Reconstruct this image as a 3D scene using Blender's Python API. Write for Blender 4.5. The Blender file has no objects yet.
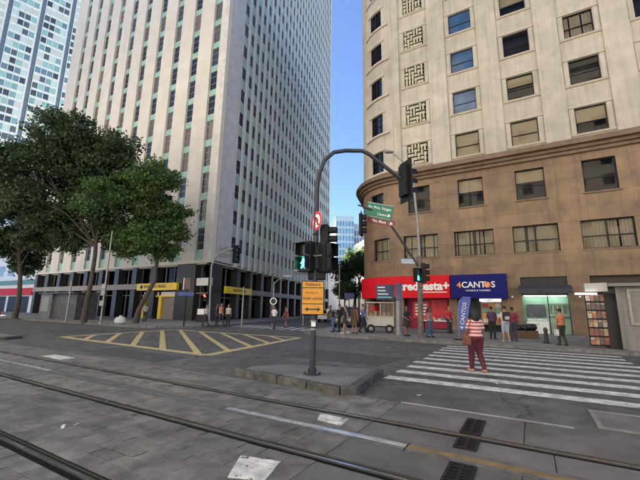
import bpy, bmesh, math, random
from math import sin, cos, pi, radians, sqrt, atan2
from mathutils import Vector, Matrix, Euler
random.seed(7)
scene = bpy.context.scene
col = scene.collection
# ------------------------------------------------------------------ camera, sky, sun, exposure
cd = bpy.data.cameras.new('camera'); cam = bpy.data.objects.new('camera', cd); col.objects.link(cam)
cd.sensor_width = 36.0; cd.lens = 36.0*352/640; cd.clip_end = 3000; cd.clip_start = .05
pitch = math.atan(68/352); roll = radians(.9)
_R = Vector((1,0,0)); _F = Vector((0,cos(pitch),sin(pitch))); _U = Vector((0,-sin(pitch),cos(pitch)))
U = _U*cos(roll) - _R*sin(roll); Rr = _R*cos(roll) + _U*sin(roll)
M3 = Matrix((Rr, U, -_F)).transposed()
cam.matrix_world = Matrix.Translation((0,0,1.62)) @ M3.to_4x4()
scene.camera = cam
SUN_ELEV = 55.0; SUN_FROM = (-0.50, 0.866)          # compass direction the light comes from
world = bpy.data.worlds.new('World'); scene.world = world; world.use_nodes = True
wn = world.node_tree.nodes; wl = world.node_tree.links
sky = wn.new('ShaderNodeTexSky'); sky.sky_type = 'NISHITA'; sky.sun_disc = False
sky.sun_elevation = radians(SUN_ELEV); sky.sun_rotation = atan2(SUN_FROM[0], SUN_FROM[1])
sky.air_density = 1.0; sky.dust_density = 0.0; sky.ozone_density = 3.0; sky.altitude = 6500
wl.new(sky.outputs[0], wn['Background'].inputs[0]); wn['Background'].inputs[1].default_value = .052
sd = bpy.data.lights.new('sun', 'SUN'); sun = bpy.data.objects.new('sun', sd); col.objects.link(sun)
sd.energy = 5.0; sd.angle = radians(.53); sd.color = (1, .95, .87)
_h = Vector((SUN_FROM[0], SUN_FROM[1], 0)).normalized()*cos(radians(SUN_ELEV)) + Vector((0,0,sin(radians(SUN_ELEV))))
sun.rotation_euler = (-_h).to_track_quat('-Z', 'Y').to_euler(); sun.location = (0,0,120)
scene.view_settings.view_transform = 'Standard'; scene.view_settings.look = 'None'
scene.view_settings.exposure = 2.86; scene.view_settings.gamma = 1
scene.render.engine = 'CYCLES'
# ------------------------------------------------------------------ helpers
ROT = radians(-30.5)                                   # the avenue frame: x along the avenue to the right, y away from the viewer
CA, SA = cos(ROT), sin(ROT)
def W(a, b, z=0): return Vector((a*CA - b*SA, a*SA + b*CA, z))
tmp = bpy.data.scenes.new('tmp')
def evaluated(o):
    tmp.collection.objects.link(o)
    vl = tmp.view_layers[0]; vl.update()
    dg = vl.depsgraph
    m = bpy.data.meshes.new_from_object(o.evaluated_get(dg), depsgraph=dg)
    tmp.collection.objects.unlink(o)
    return m
class MB:
    def __init__(s): s.v=[]; s.f=[]; s.m=[]; s.cur=0
    def _add(s, vs, fs):
        n=len(s.v); s.v.extend([tuple(p) for p in vs]); s.f.extend([tuple(n+i for i in f) for f in fs]); s.m.extend([s.cur]*len(fs)); return s
    def box(s,x0,x1,y0,y1,z0,z1,M=None):
        if x0>x1:x0,x1=x1,x0
        if y0>y1:y0,y1=y1,y0
        if z0>z1:z0,z1=z1,z0
        vs=[Vector(p) for p in ((x0,y0,z0),(x1,y0,z0),(x1,y1,z0),(x0,y1,z0),(x0,y0,z1),(x1,y0,z1),(x1,y1,z1),(x0,y1,z1))]
        if M is not None: vs=[M@p for p in vs]
        return s._add(vs,[(0,3,2,1),(4,5,6,7),(0,1,5,4),(1,2,6,5),(2,3,7,6),(3,0,4,7)])
    def quad(s,*p): return s._add(p,[tuple(range(len(p)))])
    def prism(s,poly,z0,z1,M=None):
        n=len(poly)
        ar=sum(poly[i][0]*poly[(i+1)%n][1]-poly[(i+1)%n][0]*poly[i][1] for i in range(n))
        if ar<0: poly=poly[::-1]
        vs=[Vector((p[0],p[1],z0)) for p in poly]+[Vector((p[0],p[1],z1)) for p in poly]
        if M is not None: vs=[M@p for p in vs]
        return s._add(vs,[tuple(range(n-1,-1,-1)),tuple(range(n,2*n))]+[(i,(i+1)%n,n+(i+1)%n,n+i) for i in range(n)])
    def tube(s,pts,rad,n=8,caps='flat'):
        pts=[Vector(p) for p in pts]
        if not isinstance(rad,(list,tuple)): rad=[rad]*len(pts)
        rad=list(rad)
        if caps=='round':
            d0=(pts[0]-pts[1]).normalized(); d1=(pts[-1]-pts[-2]).normalized(); r0,r1=rad[0],rad[-1]
            pts=[pts[0]+d0*r0*.96,pts[0]+d0*r0*.6]+pts+[pts[-1]+d1*r1*.6,pts[-1]+d1*r1*.96]
            rad=[r0*.28,r0*.8]+rad+[r1*.8,r1*.28]
        rings=[]; nrm=None
        for i,p in enumerate(pts):
            t=(pts[min(i+1,len(pts)-1)]-pts[max(i-1,0)]).normalized()
            if nrm is None:
                nrm=t.orthogonal().normalized()
                if abs(t.z)>.8: nrm=(Vector((1,0,0))-t*t.x).normalized()
            else: nrm=(nrm-t*nrm.dot(t)).normalized()
            b=t.cross(nrm)
            rings.append([p+(nrm*cos(2*pi*k/n)+b*sin(2*pi*k/n))*rad[i] for k in range(n)])
        return s.loft(rings)
    def loft(s,rings,cap=True):
        n=len(rings[0]); vs=[p for r in rings for p in r]; fs=[]
        for i in range(len(rings)-1):
            for k in range(n):
                fs.append((i*n+k,i*n+(k+1)%n,(i+1)*n+(k+1)%n,(i+1)*n+k))
        if cap: fs+= [tuple(range(n-1,-1,-1)), tuple(range((len(rings)-1)*n,len(rings)*n))]
        return s._add(vs,fs)
    def rings(s,rs,n=12,off=(0,0)):                     # rs: (z, rx, ry, cx, cy)
        R=[]
        for r in rs:
            z,rx,ry=r[:3]; cx=r[3] if len(r)>3 else 0; cy=r[4] if len(r)>4 else 0
            R.append([Vector((cx+off[0]+rx*cos(2*pi*k/n),cy+off[1]+ry*sin(2*pi*k/n),z)) for k in range(n)])
        return s.loft(R)
    def ball(s,c,r,n=10,m=7):
        if not isinstance(r,(tuple,list)): r=(r,r,r)
        R=[]
        for i in range(m+1):
            t=pi*(i+.02)/(m+.04)
            R.append([Vector((c[0]+r[0]*sin(t)*cos(2*pi*k/n),c[1]+r[1]*sin(t)*sin(2*pi*k/n),c[2]-r[2]*cos(t))) for k in range(n)])
        return s.loft(R)
    def cyl(s,p0,p1,r0,r1=None,n=12): return s.tube([p0,p1],[r0,r0 if r1 is None else r1],n)
    def mesh(s,name):
        me=bpy.data.meshes.new(name); me.from_pydata(s.v,[],s.f); me.polygons.foreach_set('material_index',s.m); me.update(); return me
    def build(s,name,mats,parent=None,smooth=False,bevel=0,loc=None,rz=None):
        me=s.mesh(name)
        for m in (mats if isinstance(mats,(list,tuple)) else [mats]): me.materials.append(m)
        if smooth:
            me.polygons.foreach_set('use_smooth',[True]*len(me.polygons))
            try: me.set_sharp_from_angle(angle=radians(40))
            except Exception: pass
        o=bpy.data.objects.new(name,me); col.objects.link(o)
        if parent is not None: o.parent=parent
        if bevel:
            b=o.modifiers.new('bevel','BEVEL'); b.width=bevel; b.segments=2; b.limit_method='ANGLE'; b.angle_limit=radians(50)
        if loc is not None: o.location=loc
        if rz is not None: o.rotation_euler=(0,0,rz)
        return o
def inst(src_mesh,name,parent,loc=(0,0,0),rot=(0,0,0),sc=(1,1,1)):
    o=bpy.data.objects.new(name,src_mesh); col.objects.link(o); o.parent=parent; o.location=loc; o.rotation_euler=rot; o.scale=sc; return o
def meshdata(mb,name,mats,smooth=False):
    me=mb.mesh(name)
    for m in (mats if isinstance(mats,(list,tuple)) else [mats]): me.materials.append(m)
    if smooth: me.polygons.foreach_set('use_smooth',[True]*len(me.polygons))
    return me
def tag(o,label=None,cat=None,group=None,kind=None):
    if label: o['label']=label
    if cat: o['category']=cat
    if group: o['group']=group
    if kind: o['kind']=kind
    return o
def thing(name,label,cat,loc=(0,0,0),rz=0,group=None):
    o=bpy.data.objects.new(name,None); o.empty_display_size=.3; col.objects.link(o); o.location=loc; o.rotation_euler=(0,0,rz)
    return tag(o,label,cat,group)
def copy_tree(o,parent=None):
    c=o.copy(); col.objects.link(c); c.parent=parent
    for ch in list(o.children): copy_tree(ch,c)
    return c
def struct(o): o['kind']='structure'; return o
def text(name,body,size,mat,parent,loc,rot=(pi/2,0,0),align='CENTER',bold=0.0,extrude=.004,sx=1.0,shear=0):
    cu=bpy.data.curves.new(name,'FONT'); cu.body=body; cu.size=size; cu.align_x=align; cu.align_y='CENTER'; cu.extrude=extrude; cu.offset=bold*size; cu.shear=shear; cu.resolution_u=3
    t=bpy.data.objects.new(name+'_c',cu); me=evaluated(t); bpy.data.objects.remove(t); bpy.data.curves.remove(cu)
    me.materials.clear(); me.materials.append(mat)
    o=bpy.data.objects.new(name,me); col.objects.link(o); o.parent=parent; o.location=loc; o.rotation_euler=rot; o.scale=(sx,1,1); return o
# ------------------------------------------------------------------ materials
def lin(c): 
    f=lambda x: x/12.92 if x<=.04045 else ((x+.055)/1.055)**2.4
    return tuple(f(x/255) for x in c)
MATS={}
def mat(name,c,rough=.7,var=.12,scale=3,bump=0,metal=0,rnd=0,spec=.5,emit=0,streak=0,c2=None,big=0,bscale=None,coat=0,wear=0,cracks=0):
    if name in MATS: return MATS[name]
    m=bpy.data.materials.new(name); m.use_nodes=True; MATS[name]=m
    N=m.node_tree.nodes; L=m.node_tree.links; B=N['Principled BSDF']
    B.inputs['Roughness'].default_value=rough; B.inputs['Metallic'].default_value=metal; B.inputs['Specular IOR Level'].default_value=spec
    if coat: B.inputs['Coat Weight'].default_value=coat
    tc=N.new('ShaderNodeTexCoord')
    def mixc(kind,fac,a,b):
        x=N.new('ShaderNodeMix'); x.data_type='RGBA'; x.blend_type=kind
        for s,v in ((0,fac),(6,a),(7,b)):
            if hasattr(v,'is_linked') or hasattr(v,'links'): L.new(v,x.inputs[s])
            elif s==0: x.inputs[0].default_value=v
            else: x.inputs[s].default_value=(*v[:3],1)
        return x.outputs[2]
    def noise(sc,det=5,vec=None,ro=.6):
        n=N.new('ShaderNodeTexNoise'); n.inputs['Scale'].default_value=sc; n.inputs['Detail'].default_value=det; n.inputs['Roughness'].default_value=ro
        L.new(vec or tc.outputs['Object'],n.inputs['Vector']); return n.outputs['Fac']
    def ramp(x,a,b,lo,hi):
        r=N.new('ShaderNodeMapRange'); r.inputs[1].default_value=a; r.inputs[2].default_value=b; r.inputs[3].default_value=lo; r.inputs[4].default_value=hi; L.new(x,r.inputs[0]); return r.outputs[0]
    c2=c2 or tuple(x*(1-2*var) for x in c); cb=tuple(min(1,x*(1+var)) for x in c)
    out=mixc('MIX',ramp(noise(scale),.35,.68,0,1),c2,cb)
    def gray(val):
        g=N.new('ShaderNodeCombineColor'); 
        for i in range(3): L.new(val,g.inputs[i])
        return g.outputs[0]
    if big: out=mixc('MULTIPLY',1.0,out,gray(ramp(noise(scale*.12,3),.35,.65,1-big,1+big*.3)))
    if streak:
        mp=N.new('ShaderNodeMapping'); mp.inputs['Scale'].default_value=(2.2,2.2,.12); L.new(tc.outputs['Object'],mp.inputs[0])
        out=mixc('MULTIPLY',1.0,out,gray(ramp(noise(1.6,6,mp.outputs[0],.7),.45,.75,1,1-streak)))
    if rnd:
        oi=N.new('ShaderNodeObjectInfo'); out=mixc('MULTIPLY',1.0,out,gray(ramp(oi.outputs['Random'],0,1,1-rnd,1+rnd)))
    if cracks:
        mp3=N.new('ShaderNodeMapping'); mp3.inputs['Scale'].default_value=(.10,.9,1); L.new(tc.outputs['Object'],mp3.inputs[0])
        out=mixc('MIX',ramp(noise(1.0,4,mp3.outputs[0],.6),.5,.7,0,.45),out,(.055,.054,.054))          # tyre-polished and oily lanes along the avenue
        out=mixc('MIX',ramp(noise(1.1,6,None,.7),.62,.72,0,.5),out,(.13,.127,.123))
        nz=N.new('ShaderNodeTexNoise'); nz.inputs['Scale'].default_value=1.2; nz.inputs['Detail'].default_value=5; L.new(tc.outputs['Object'],nz.inputs['Vector'])
        vm=N.new('ShaderNodeVectorMath'); vm.operation='MULTIPLY_ADD'; vm.inputs[1].default_value=(.8,.8,.8); L.new(nz.outputs['Color'],vm.inputs[0]); L.new(tc.outputs['Object'],vm.inputs[2])
        vo=N.new('ShaderNodeTexVoronoi'); vo.feature='DISTANCE_TO_EDGE'; vo.inputs['Scale'].default_value=.3; L.new(vm.outputs[0],vo.inputs['Vector'])
        out=mixc('MIX',ramp(vo.outputs['Distance'],.004,.012,.8,0),out,(.03,.03,.03))
    if wear:
        g1=ramp(noise(7,8,None,.75),wear,wear+.05,0,1); out=mixc('MIX',g1,out,(.11,.108,.106))
        mp2=N.new('ShaderNodeMapping'); mp2.inputs['Scale'].default_value=(.5,3.5,1); L.new(tc.outputs['Object'],mp2.inputs[0]); out=mixc('MIX',ramp(noise(2.2,5,mp2.outputs[0],.65),.56,.72,0,.75),out,(.12,.118,.115))
    L.new(out,B.inputs['Base Color'])
    rr=ramp(noise(scale*2.3,4),.3,.7,max(.02,rough-.12),min(1,rough+.12)); L.new(rr,B.inputs['Roughness'])
    if bump:
        bp=N.new('ShaderNodeBump'); bp.inputs['Strength'].default_value=bump; bp.inputs['Distance'].default_value=.02
        L.new(noise(bscale or scale*6,6),bp.inputs['Height']); L.new(bp.outputs[0],B.inputs['Normal'])
    if emit:
        B.inputs['Emission Color'].default_value=(*c,1); B.inputs['Emission Strength'].default_value=emit
    return m
def glass(name,tint=(.84,.83,.80),rough=.02):
    if name in MATS: return MATS[name]
    m=bpy.data.materials.new(name); m.use_nodes=True; MATS[name]=m
    N=m.node_tree.nodes; L=m.node_tree.links; N.remove(N['Principled BSDF'])
    t=N.new('ShaderNodeBsdfTransparent'); t.inputs[0].default_value=(*tint,1)
    g=N.new('ShaderNodeBsdfGlossy'); g.inputs['Roughness'].default_value=rough
    f=N.new('ShaderNodeFresnel'); f.inputs[0].default_value=1.28
    x=N.new('ShaderNodeMixShader'); L.new(f.outputs[0],x.inputs[0]); L.new(t.outputs[0],x.inputs[1]); L.new(g.outputs[0],x.inputs[2]); L.new(x.outputs[0],N['Material Output'].inputs[0])
    return m
def rampmat(name,cols,rough=.3,spec=.5,metal=0):          # one of several colours for each copy
    m=mat(name,cols[0],rough,0,1,spec=spec,metal=metal); N=m.node_tree.nodes; L=m.node_tree.links
    oi=N.new('ShaderNodeObjectInfo'); r=N.new('ShaderNodeValToRGB'); r.color_ramp.interpolation='CONSTANT'
    e=r.color_ramp.elements; e[0].color=(*cols[0],1); e[1].position=1/len(cols); e[1].color=(*cols[1],1)
    for i in range(2,len(cols)): k=e.new(i/len(cols)); k.color=(*cols[i],1)
    L.new(oi.outputs['Random'],r.inputs[0]); L.new(r.outputs[0],N['Principled BSDF'].inputs['Base Color']); return m
cream=mat('cream_render',(.555,.495,.395),.75,.08,.9,bump=.1,streak=.28,big=.16)
creamtrim=mat('cream_trim',(.56,.49,.39),.75,.06,1.5,bump=.05,streak=.1)
brown=mat('brown_stone',(.275,.168,.088),.55,.16,.9,bump=.06,c2=(.19,.122,.074),rnd=.10,big=.34,streak=.22)
brownjoint=mat('brown_joint',(.08,.05,.035),.8)
browntrim=mat('brown_trim',(.19,.12,.075),.6,.12,1.5,bump=.05,streak=.2)
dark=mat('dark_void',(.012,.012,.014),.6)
blackmetal=mat('black_metal',(.009,.009,.010),.5,.2,8,bump=.03,spec=.25)
framedark=mat('dark_frame',(.014,.013,.012),.5,.2,5,spec=.3)
steel=mat('dark_grey_steel',(.03,.034,.04),.45,.15,6,bump=.03,spec=.4)
galv=mat('grey_steel',(.28,.28,.27),.5,.12,5,bump=.03,metal=.4,streak=.2)
asphalt=mat('asphalt',(.115,.110,.105),.72,.2,2.0,bump=.6,big=.3,bscale=60,cracks=1)
concrete=mat('concrete',(.16,.158,.16),.8,.14,1.6,bump=.25,big=.2,bscale=40)
slabm=mat('tramway_concrete',(.145,.138,.13),.5,.16,1.4,bump=.3,big=.25,bscale=45,rnd=.10)
paverm=mat('paver_stone',(.175,.162,.148),.52,.22,3.0,bump=.5,rnd=.14,big=.25,bscale=50)
jointm=mat('paver_joint',(.028,.026,.025),.9,.2,20,bump=.3)
sidewalkm=mat('sidewalk_stone',(.23,.22,.205),.8,.16,1.3,bump=.2,big=.2,bscale=30)
kerbm=mat('kerb_granite',(.15,.145,.14),.75,.2,4,bump=.4,rnd=.15,bscale=60)
whitep=mat('white_paint',(.60,.59,.55),.7,.22,5,bump=.1,c2=(.36,.355,.34),bscale=70,wear=.56)
yellowp=mat('yellow_paint',(.56,.44,.19),.7,.2,5,bump=.1,c2=(.30,.245,.13),bscale=70,wear=.58)
railm=mat('rail_steel',(.09,.085,.08),.45,.1,2,metal=.5); railtop=mat('rail_running_band',(.5,.5,.5),.25,.03,.4,metal=.95)
groovem=mat('rail_groove',(.010,.010,.010),.8,spec=.08)
twr=mat('tower_render',(.66,.60,.51),.7,.05,.6,bump=.03,streak=.12,big=.07)
twr_side=mat('tower_fin_grey',(.62,.64,.60),.7,.06,.8,bump=.03,streak=.12,big=.1)
twr_blank=mat('tower_blank_wall',(.64,.63,.62),.7,.09,1.2,bump=.06,streak=.15,big=.12)
green=mat('spandrel_green',(.30,.50,.41),.5,.1,2,streak=.15)
gran=mat('dark_granite',(.035,.031,.029),.45,.18,6,bump=.05,streak=.2,big=.15)
winpane=rampmat('tower_pane',[(.012,.016,.02),(.03,.04,.05),(.02,.026,.035),(.10,.095,.085),(.035,.05,.065),(.16,.13,.10),(.015,.018,.022)],.12,.6)
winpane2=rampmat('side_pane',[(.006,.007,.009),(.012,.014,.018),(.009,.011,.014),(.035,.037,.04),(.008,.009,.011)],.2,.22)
frameal=mat('aluminium_frame',(.35,.34,.33),.4,.08,5,metal=.4)
glz=glass('clear_glass'); glzd=glass('dark_glass',(.16,.18,.2))
blindm=mat('blind_fabric',(.52,.45,.34),.9,.04,1.5); curt=mat('curtain',(.52,.46,.36),.9,.06,1.5)
bluegl=mat('blue_film_glass',(.05,.11,.22),.1,.2,.7,spec=.7)
white=mat('white_enamel',(.75,.75,.73),.45,.04,3); redm=mat('red_sign',(.60,.008,.016),.5,.05,2,spec=.15); bluem=mat('navy_sign',(.008,.010,.125),.5,.06,2,spec=.12)
yel=mat('yellow_sign',(.88,.60,.015),.4,.06,2); orangem=mat('orange_print',(.85,.25,.05),.5); blackp=mat('black_print',(.012,.012,.012),.5)
amber=mat('amber_sign',(.62,.27,.02),.45,.06,4)
greensg=mat('green_sign',(.004,.15,.09),.4,.06,3); brownsg=mat('maroon_sign',(.16,.035,.04),.4)
# ------------------------------------------------------------------ ground, roads, pavements
def avemesh(mb,name,m,**k): return mb.build(name,m,rz=ROT,**k)
struct(avemesh(MB().box(-900,900,-400,1400,-.5,0),'ground',asphalt))
def arc(cx,cy,r,t0,t1,n=8): return [(cx+r*cos(radians(t0+(t1-t0)*i/n)),cy+r*sin(radians(t0+(t1-t0)*i/n))) for i in range(n+1)]
VX,VY=-.2588,.9659
sw_right=[(60,18.4)]+arc(-9.6,22.4,4.0,-90,-195,10)+[(-9.6-4*cos(radians(15))-.2588*90,22.4+.9659*90),(60,110)]
sw_tower=[(-110,16.2)]+arc(-26,20.2,4.0,-90,15,10)+[(-26+3.86-.2588*95,21.2+.9659*95),(-110,113)]
def sidewalk(poly,name):
    struct(avemesh(MB().prism(poly,-.3,.13),name,sidewalkm))
sidewalk(sw_right,'pavement_right'); sidewalk(sw_tower,'pavement_left')
struct(avemesh(MB().prism([(-120,-7),(80,-7),(80,-60),(-120,-60)],-.3,.13),'pavement_near',sidewalkm))
def kerb(pts,name,h=.137,wd=.22,L=1.0):
    root=avemesh(MB().box(0,.01,0,.01,-.2,-.19),name,kerbm); struct(root)
    acc=[]; 
    for i in range(len(pts)-1):
        p=Vector(pts[i]); q=Vector(pts[i+1]); d=(q-p).length; n=max(1,int(d/L+.5))
        for k in range(n): acc.append((p.lerp(q,k/n),p.lerp(q,(k+1)/n)))
    for p,q in acc:
        t=(q-p).normalized(); nn=Vector((-t.y,t.x)); ctr=(p+q)/2; l=(q-p).length/2-.006
        M=Matrix.Translation((ctr.x,ctr.y,0))@Matrix.Rotation(atan2(t.y,t.x),4,'Z')
        MB().box(-l,l,-wd/2,wd/2,-.2,h+random.uniform(-.004,.004),M).build('kerb_stone',kerbm,root)
    return root
kerb([(14,18.4)]+arc(-9.6,22.4,4.0,-90,-195,6),'kerb_right')
kerb([(-45,16.2)]+arc(-26,20.2,4.0,-90,15,6)[:],'kerb_left')
# tramway: stone setts to the left, concrete slabs to the right, rails between
tw=avemesh(MB().box(-120,60,-4.2,6.45,-.1,.004),'tramway_bed',jointm); struct(tw)
RAILS=[.55,2.08,3.66,5.26]; STRIP=4.5
def clear(b0,b1):
    return all(b1<r-.06 or b0>r+.06 for r in RAILS) and (b1<STRIP-.13 or b0>STRIP+.13)
rows=[]; edges=sorted([-1.6]+[r-.105 for r in RAILS]+[r+.105 for r in RAILS]+[STRIP-.15,STRIP+.15,6.42])
for i in range(0,len(edges)-1,2):
    lo,hi=edges[i],edges[i+1]; n=max(1,round((hi-lo)/.20))
    for k in range(n): rows.append((lo+(hi-lo)*k/n,lo+(hi-lo)*(k+1)/n))
pv=[]
for ri,(b0,b1) in enumerate(rows):
    a=-26+.17*(ri%2)+random.uniform(0,.1); lim=-2.1
    while a<lim-.01:
        l=random.uniform(.27,.42); l=l if lim-a-l>.22 else lim-a
        pv.append((a,a+l,b0,b1)); a+=l
def seen(c):                                           # setts the photograph shows, largest first
    w=W(*c); d=sqrt(w.x**2+w.y**2)
    return d if (w.y>2.9 and abs(w.x)/max(w.y,.1)<.98) else 1e3+d
pv.sort(key=lambda q: seen(((q[0]+q[1])/2,(q[2]+q[3])/2)))
rest=MB()
for i,(a0,a1,b0,b1) in enumerate(pv):
    g=random.uniform(.0025,.004) if random.random()<.78 else random.uniform(.006,.014); dz=random.uniform(-.004,.004)
    if i<300:
        M=Matrix.Translation(((a0+a1)/2,(b0+b1)/2,0))@Euler((random.uniform(-.008,.008),random.uniform(-.006,.006),0)).to_matrix().to_4x4()
        l=(a1-a0)/2-g; w_=(b1-b0)/2-g; mb=MB(); e=.0015; z=.020+dz*.7
        ring=lambda x,y,zz:[M@Vector(p) for p in ((-x,-y,zz),(x,-y,zz),(x,y,zz),(-x,y,zz))]
        mb.loft([ring(l,w_,-.03),ring(l,w_,z-e),ring(l-e,w_-e,z)]).build('paving_sett',paverm,tw)
    else: rest.box(a0+g,a1-g,b0+g,b1-g,-.03,.018+dz)
tag(rest.build('paving_setts_far',paverm,tw),kind='stuff')
# slabs
for i in range(0,len(edges)-1,2):
    lo,hi=edges[i],edges[i+1]; a=-2.1
    while a<9:
        l=random.choice((1.5,1.9,2.2)); g=.006
        MB().box(a+g,a+l-g,lo+g,hi-g,-.03,.017+random.uniform(-.002,.002)).build('concrete_slab',slabm,tw); a+=l
tag(MB().box(9.2,58,-1.6,6.4,-.03,.016).build('concrete_slab_far',slabm,tw),kind='stuff')
for r,which in zip(RAILS,('nearest the viewer','second from the viewer','third from the viewer','farthest, beside the traffic island')):
    t=thing('tram_rail','grooved steel tram rail set in the paving, '+which,'rail',W(0,r),ROT,'tram rails')
    MB().box(-70,40,-.034,.016,-.03,.0255).build('rail_head',railm,t)
    MB().box(-70,40,-.022,.002,.02,.0268).build('running_band',railtop,t)
    MB().box(-70,40,.0162,.052,-.03,.007).build('flange_groove',groovem,t)
    MB().box(-70,40,-.100,-.0342,-.03,.010).build('rubber_seal',groovem,t)
    MB().box(-70,40,.0522,.066,-.03,.022).build('guard_lip',railm,t)
    MB().box(-70,40,.0662,.100,-.03,.009).build('rubber_seal',groovem,t)
t=thing('power_strip','ground level power strip running between the tram rails','power strip',W(0,STRIP),ROT)
stripg=mat('strip_insulator',(.12,.12,.12),.5,.2,8,rnd=.1); stripy=mat('strip_ochre',(.22,.145,.06),.55,.2,5)
stripw=mat('strip_pale_sheen',(.36,.37,.38),.25,.15,6)  # pale metal; bluish puddle reflection also put into its colour
a=-30.9
while a<20:
    l=2.95; m=stripy if -1.9<a<1.2 else (stripw if -5<a<-1.9 or a<-13 else stripg)
    e=MB(); e.box(a+.01,a+l-.01,-.13,.13,-.03,.019).build('insulator_segment',stripg,t)
    MB().box(a+.01,a+l-.01,-.05,.05,.019,.0225).build('conductor_segment',m,t)
    a+=l
# drain grates across the rails
def grate(a,b,wa,wb,label):
    t=thing('drain_grate',label,'drain',W(a,b,.016),ROT,'drains between the rails')
    MB().box(-wa/2,wa/2,-wb/2,wb/2,-.01,.004).build('pit',dark,t)
    f=MB(); f.box(-wa/2,wa/2,-wb/2,-wb/2+.03,0,.016); f.box(-wa/2,wa/2,wb/2-.03,wb/2,0,.016); f.box(-wa/2,-wa/2+.03,-wb/2+.03,wb/2-.03,0,.016); f.box(wa/2-.03,wa/2,-wb/2+.03,wb/2-.03,0,.016); f.box(-.015,.015,-wb/2+.03,wb/2-.03,0,.016)
    f.build('frame',framedark,t)
    n=int(wb/.075)
    bm=meshdata(MB().box(-wa/2+.03,wa/2-.03,-.018,.018,.003,.013),'bar',blackmetal)
    for i in range(n-1): inst(bm,'bar',t,(0,-wb/2+.06+i*(wb-.1)/(n-1),0))
grate(-.82,5.72,.26,.70,'black slotted drain grate beyond the far rail')
grate(-.80,4.96,.26,.40,'short black drain grate between far rail and ochre strip')
grate(-.74,4.02,.27,.58,'black drain grate this side of the ochre strip')
# painted marks
def paint(poly,name,m,z=.005,parent=None):
    mb=MB(); n=len(poly); mb._add([(p[0],p[1],z) for p in poly],[tuple(range(n))]); 
    return mb.build(name,m,parent,rz=None if parent else ROT)
zb=struct(avemesh(MB().box(-3,-2.99,8,8.01,-.2,-.19),'zebra_crossing',whitep))
for i in range(10):
    b=8.42+i*.98; a0=-3.15-.03*i+random.uniform(-.05,.05); a1=2.75+random.uniform(-.05,.05)
    mb=MB(); k=14
    for j in range(k):
        x0=a0+(a1-a0)*j/k; x1=a0+(a1-a0)*(j+1)/k
    mb._add([(a0,b,.005),(a1,b,.005),(a1,b+.43,.005),(a0,b+.43,.005)],[(0,1,2,3)]); mb.build('crosswalk_bar',whitep,zb)
zc_=struct(avemesh(MB().box(-18,-17.99,22,22.01,-.2,-.19),'side_street_crossing',whitep))
for i in range(8):
    a0=-21.2+i*.95
    paint([(a0,21.8),(a0+.45,21.8),(a0+.45-.9,25.2),(a0-.9,25.2)],'crosswalk_bar',whitep,parent=zc_)
bx_=struct(avemesh(MB().box(-15,-14.99,12,12.01,-.2,-.19),'box_junction_marking',yellowp))
C4=[Vector((-20.3,9.2)),Vector((-9.5,8.75)),Vector((-11,16.6)),Vector((-21.2,16.4))]
def strip(p,q,w,name='yellow_line',z=.005,m=yellowp,parent=bx_):
    d=(q-p).normalized(); n=Vector((-d.y,d.x))*w/2
    paint([p-n,q-n,q+n,p+n],name,m,z,parent)
for i in range(4): strip(C4[i],C4[(i+1)%4],.36,z=.0060+.0004*i)
hd=Vector((-.81,.584)).normalized(); hn=Vector((-hd.y,hd.x))
def clip(p,d,poly):
    ts=[]
    for i in range(4):
        a_,b_=poly[i],poly[(i+1)%4]; e=b_-a_; den=d.x*e.y-d.y*e.x
        if abs(den)<1e-6: continue
        t_=((a_.x-p.x)*e.y-(a_.y-p.y)*e.x)/den; u_=((a_.x-p.x)*d.y-(a_.y-p.y)*d.x)/den
        if 0<=u_<=1: ts.append(t_)
    return (min(ts),max(ts)) if len(ts)>=2 else None
for k in range(-10,11):
    p=(C4[0]+C4[2])/2+hn*k*1.12
    c=clip(p,hd,C4)
    if c and c[1]-c[0]>.6: strip(p+hd*c[0],p+hd*c[1],.24,'yellow_hatch',z=.0050)
for poly,z in (([(-2.86,3.22),(-2.40,3.33),(-2.28,2.92),(-2.62,2.78)],.0275),([(-2.92,5.06),(-2.42,5.03),(-2.40,4.72),(-2.80,4.76)],.0275),([(-13.2,5.5),(-12.0,5.5),(-12.0,5.9),(-13.2,5.9)],.0275)):
    mb=MB().prism(poly,.016,z); o=avemesh(mb,'painted_mark',whitep); struct(o)
avemesh(MB().box(-2.1,.4,6.46,6.52,-.05,.012),'joint_strip',mat('pale_joint',(.3,.3,.29),.8)); struct(bpy.data.objects['joint_strip'])
# utility cover frame in the road on the right
t=thing('utility_cover','grey concrete utility cover set in the road right of the drains','utility cover',W(1.55,7.25,.001),ROT)
MB().box(-.85,.85,-.55,.55,-.03,.006).build('cover_plate',slabm,t)
f=MB(); f.box(-.85,-.78,-.55,.55,.006,.014); f.box(-.78,.85,.48,.55,.006,.014); f.box(-.78,.85,-.55,-.48,.006,.014); f.build('frame',galv,t)
for pl in ([(-7.5,10.2),(-3.9,10.0),(-3.7,12.1),(-7.2,12.4)],[(-14,6.9),(-9.5,6.8),(-9.4,8.0),(-13.8,8.2)],[(3.4,9.5),(7,9.4),(7.2,13),(3.5,13.2)],[(-26,10.5),(-22.5,10.2),(-22,12.8),(-25.5,13.2)]):
    struct(paint(pl,'asphalt_patch',mat('asphalt_repair',(.066,.065,.066),.85,.15,2.5,bump=.5,bscale=70),z=.0035))
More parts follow.
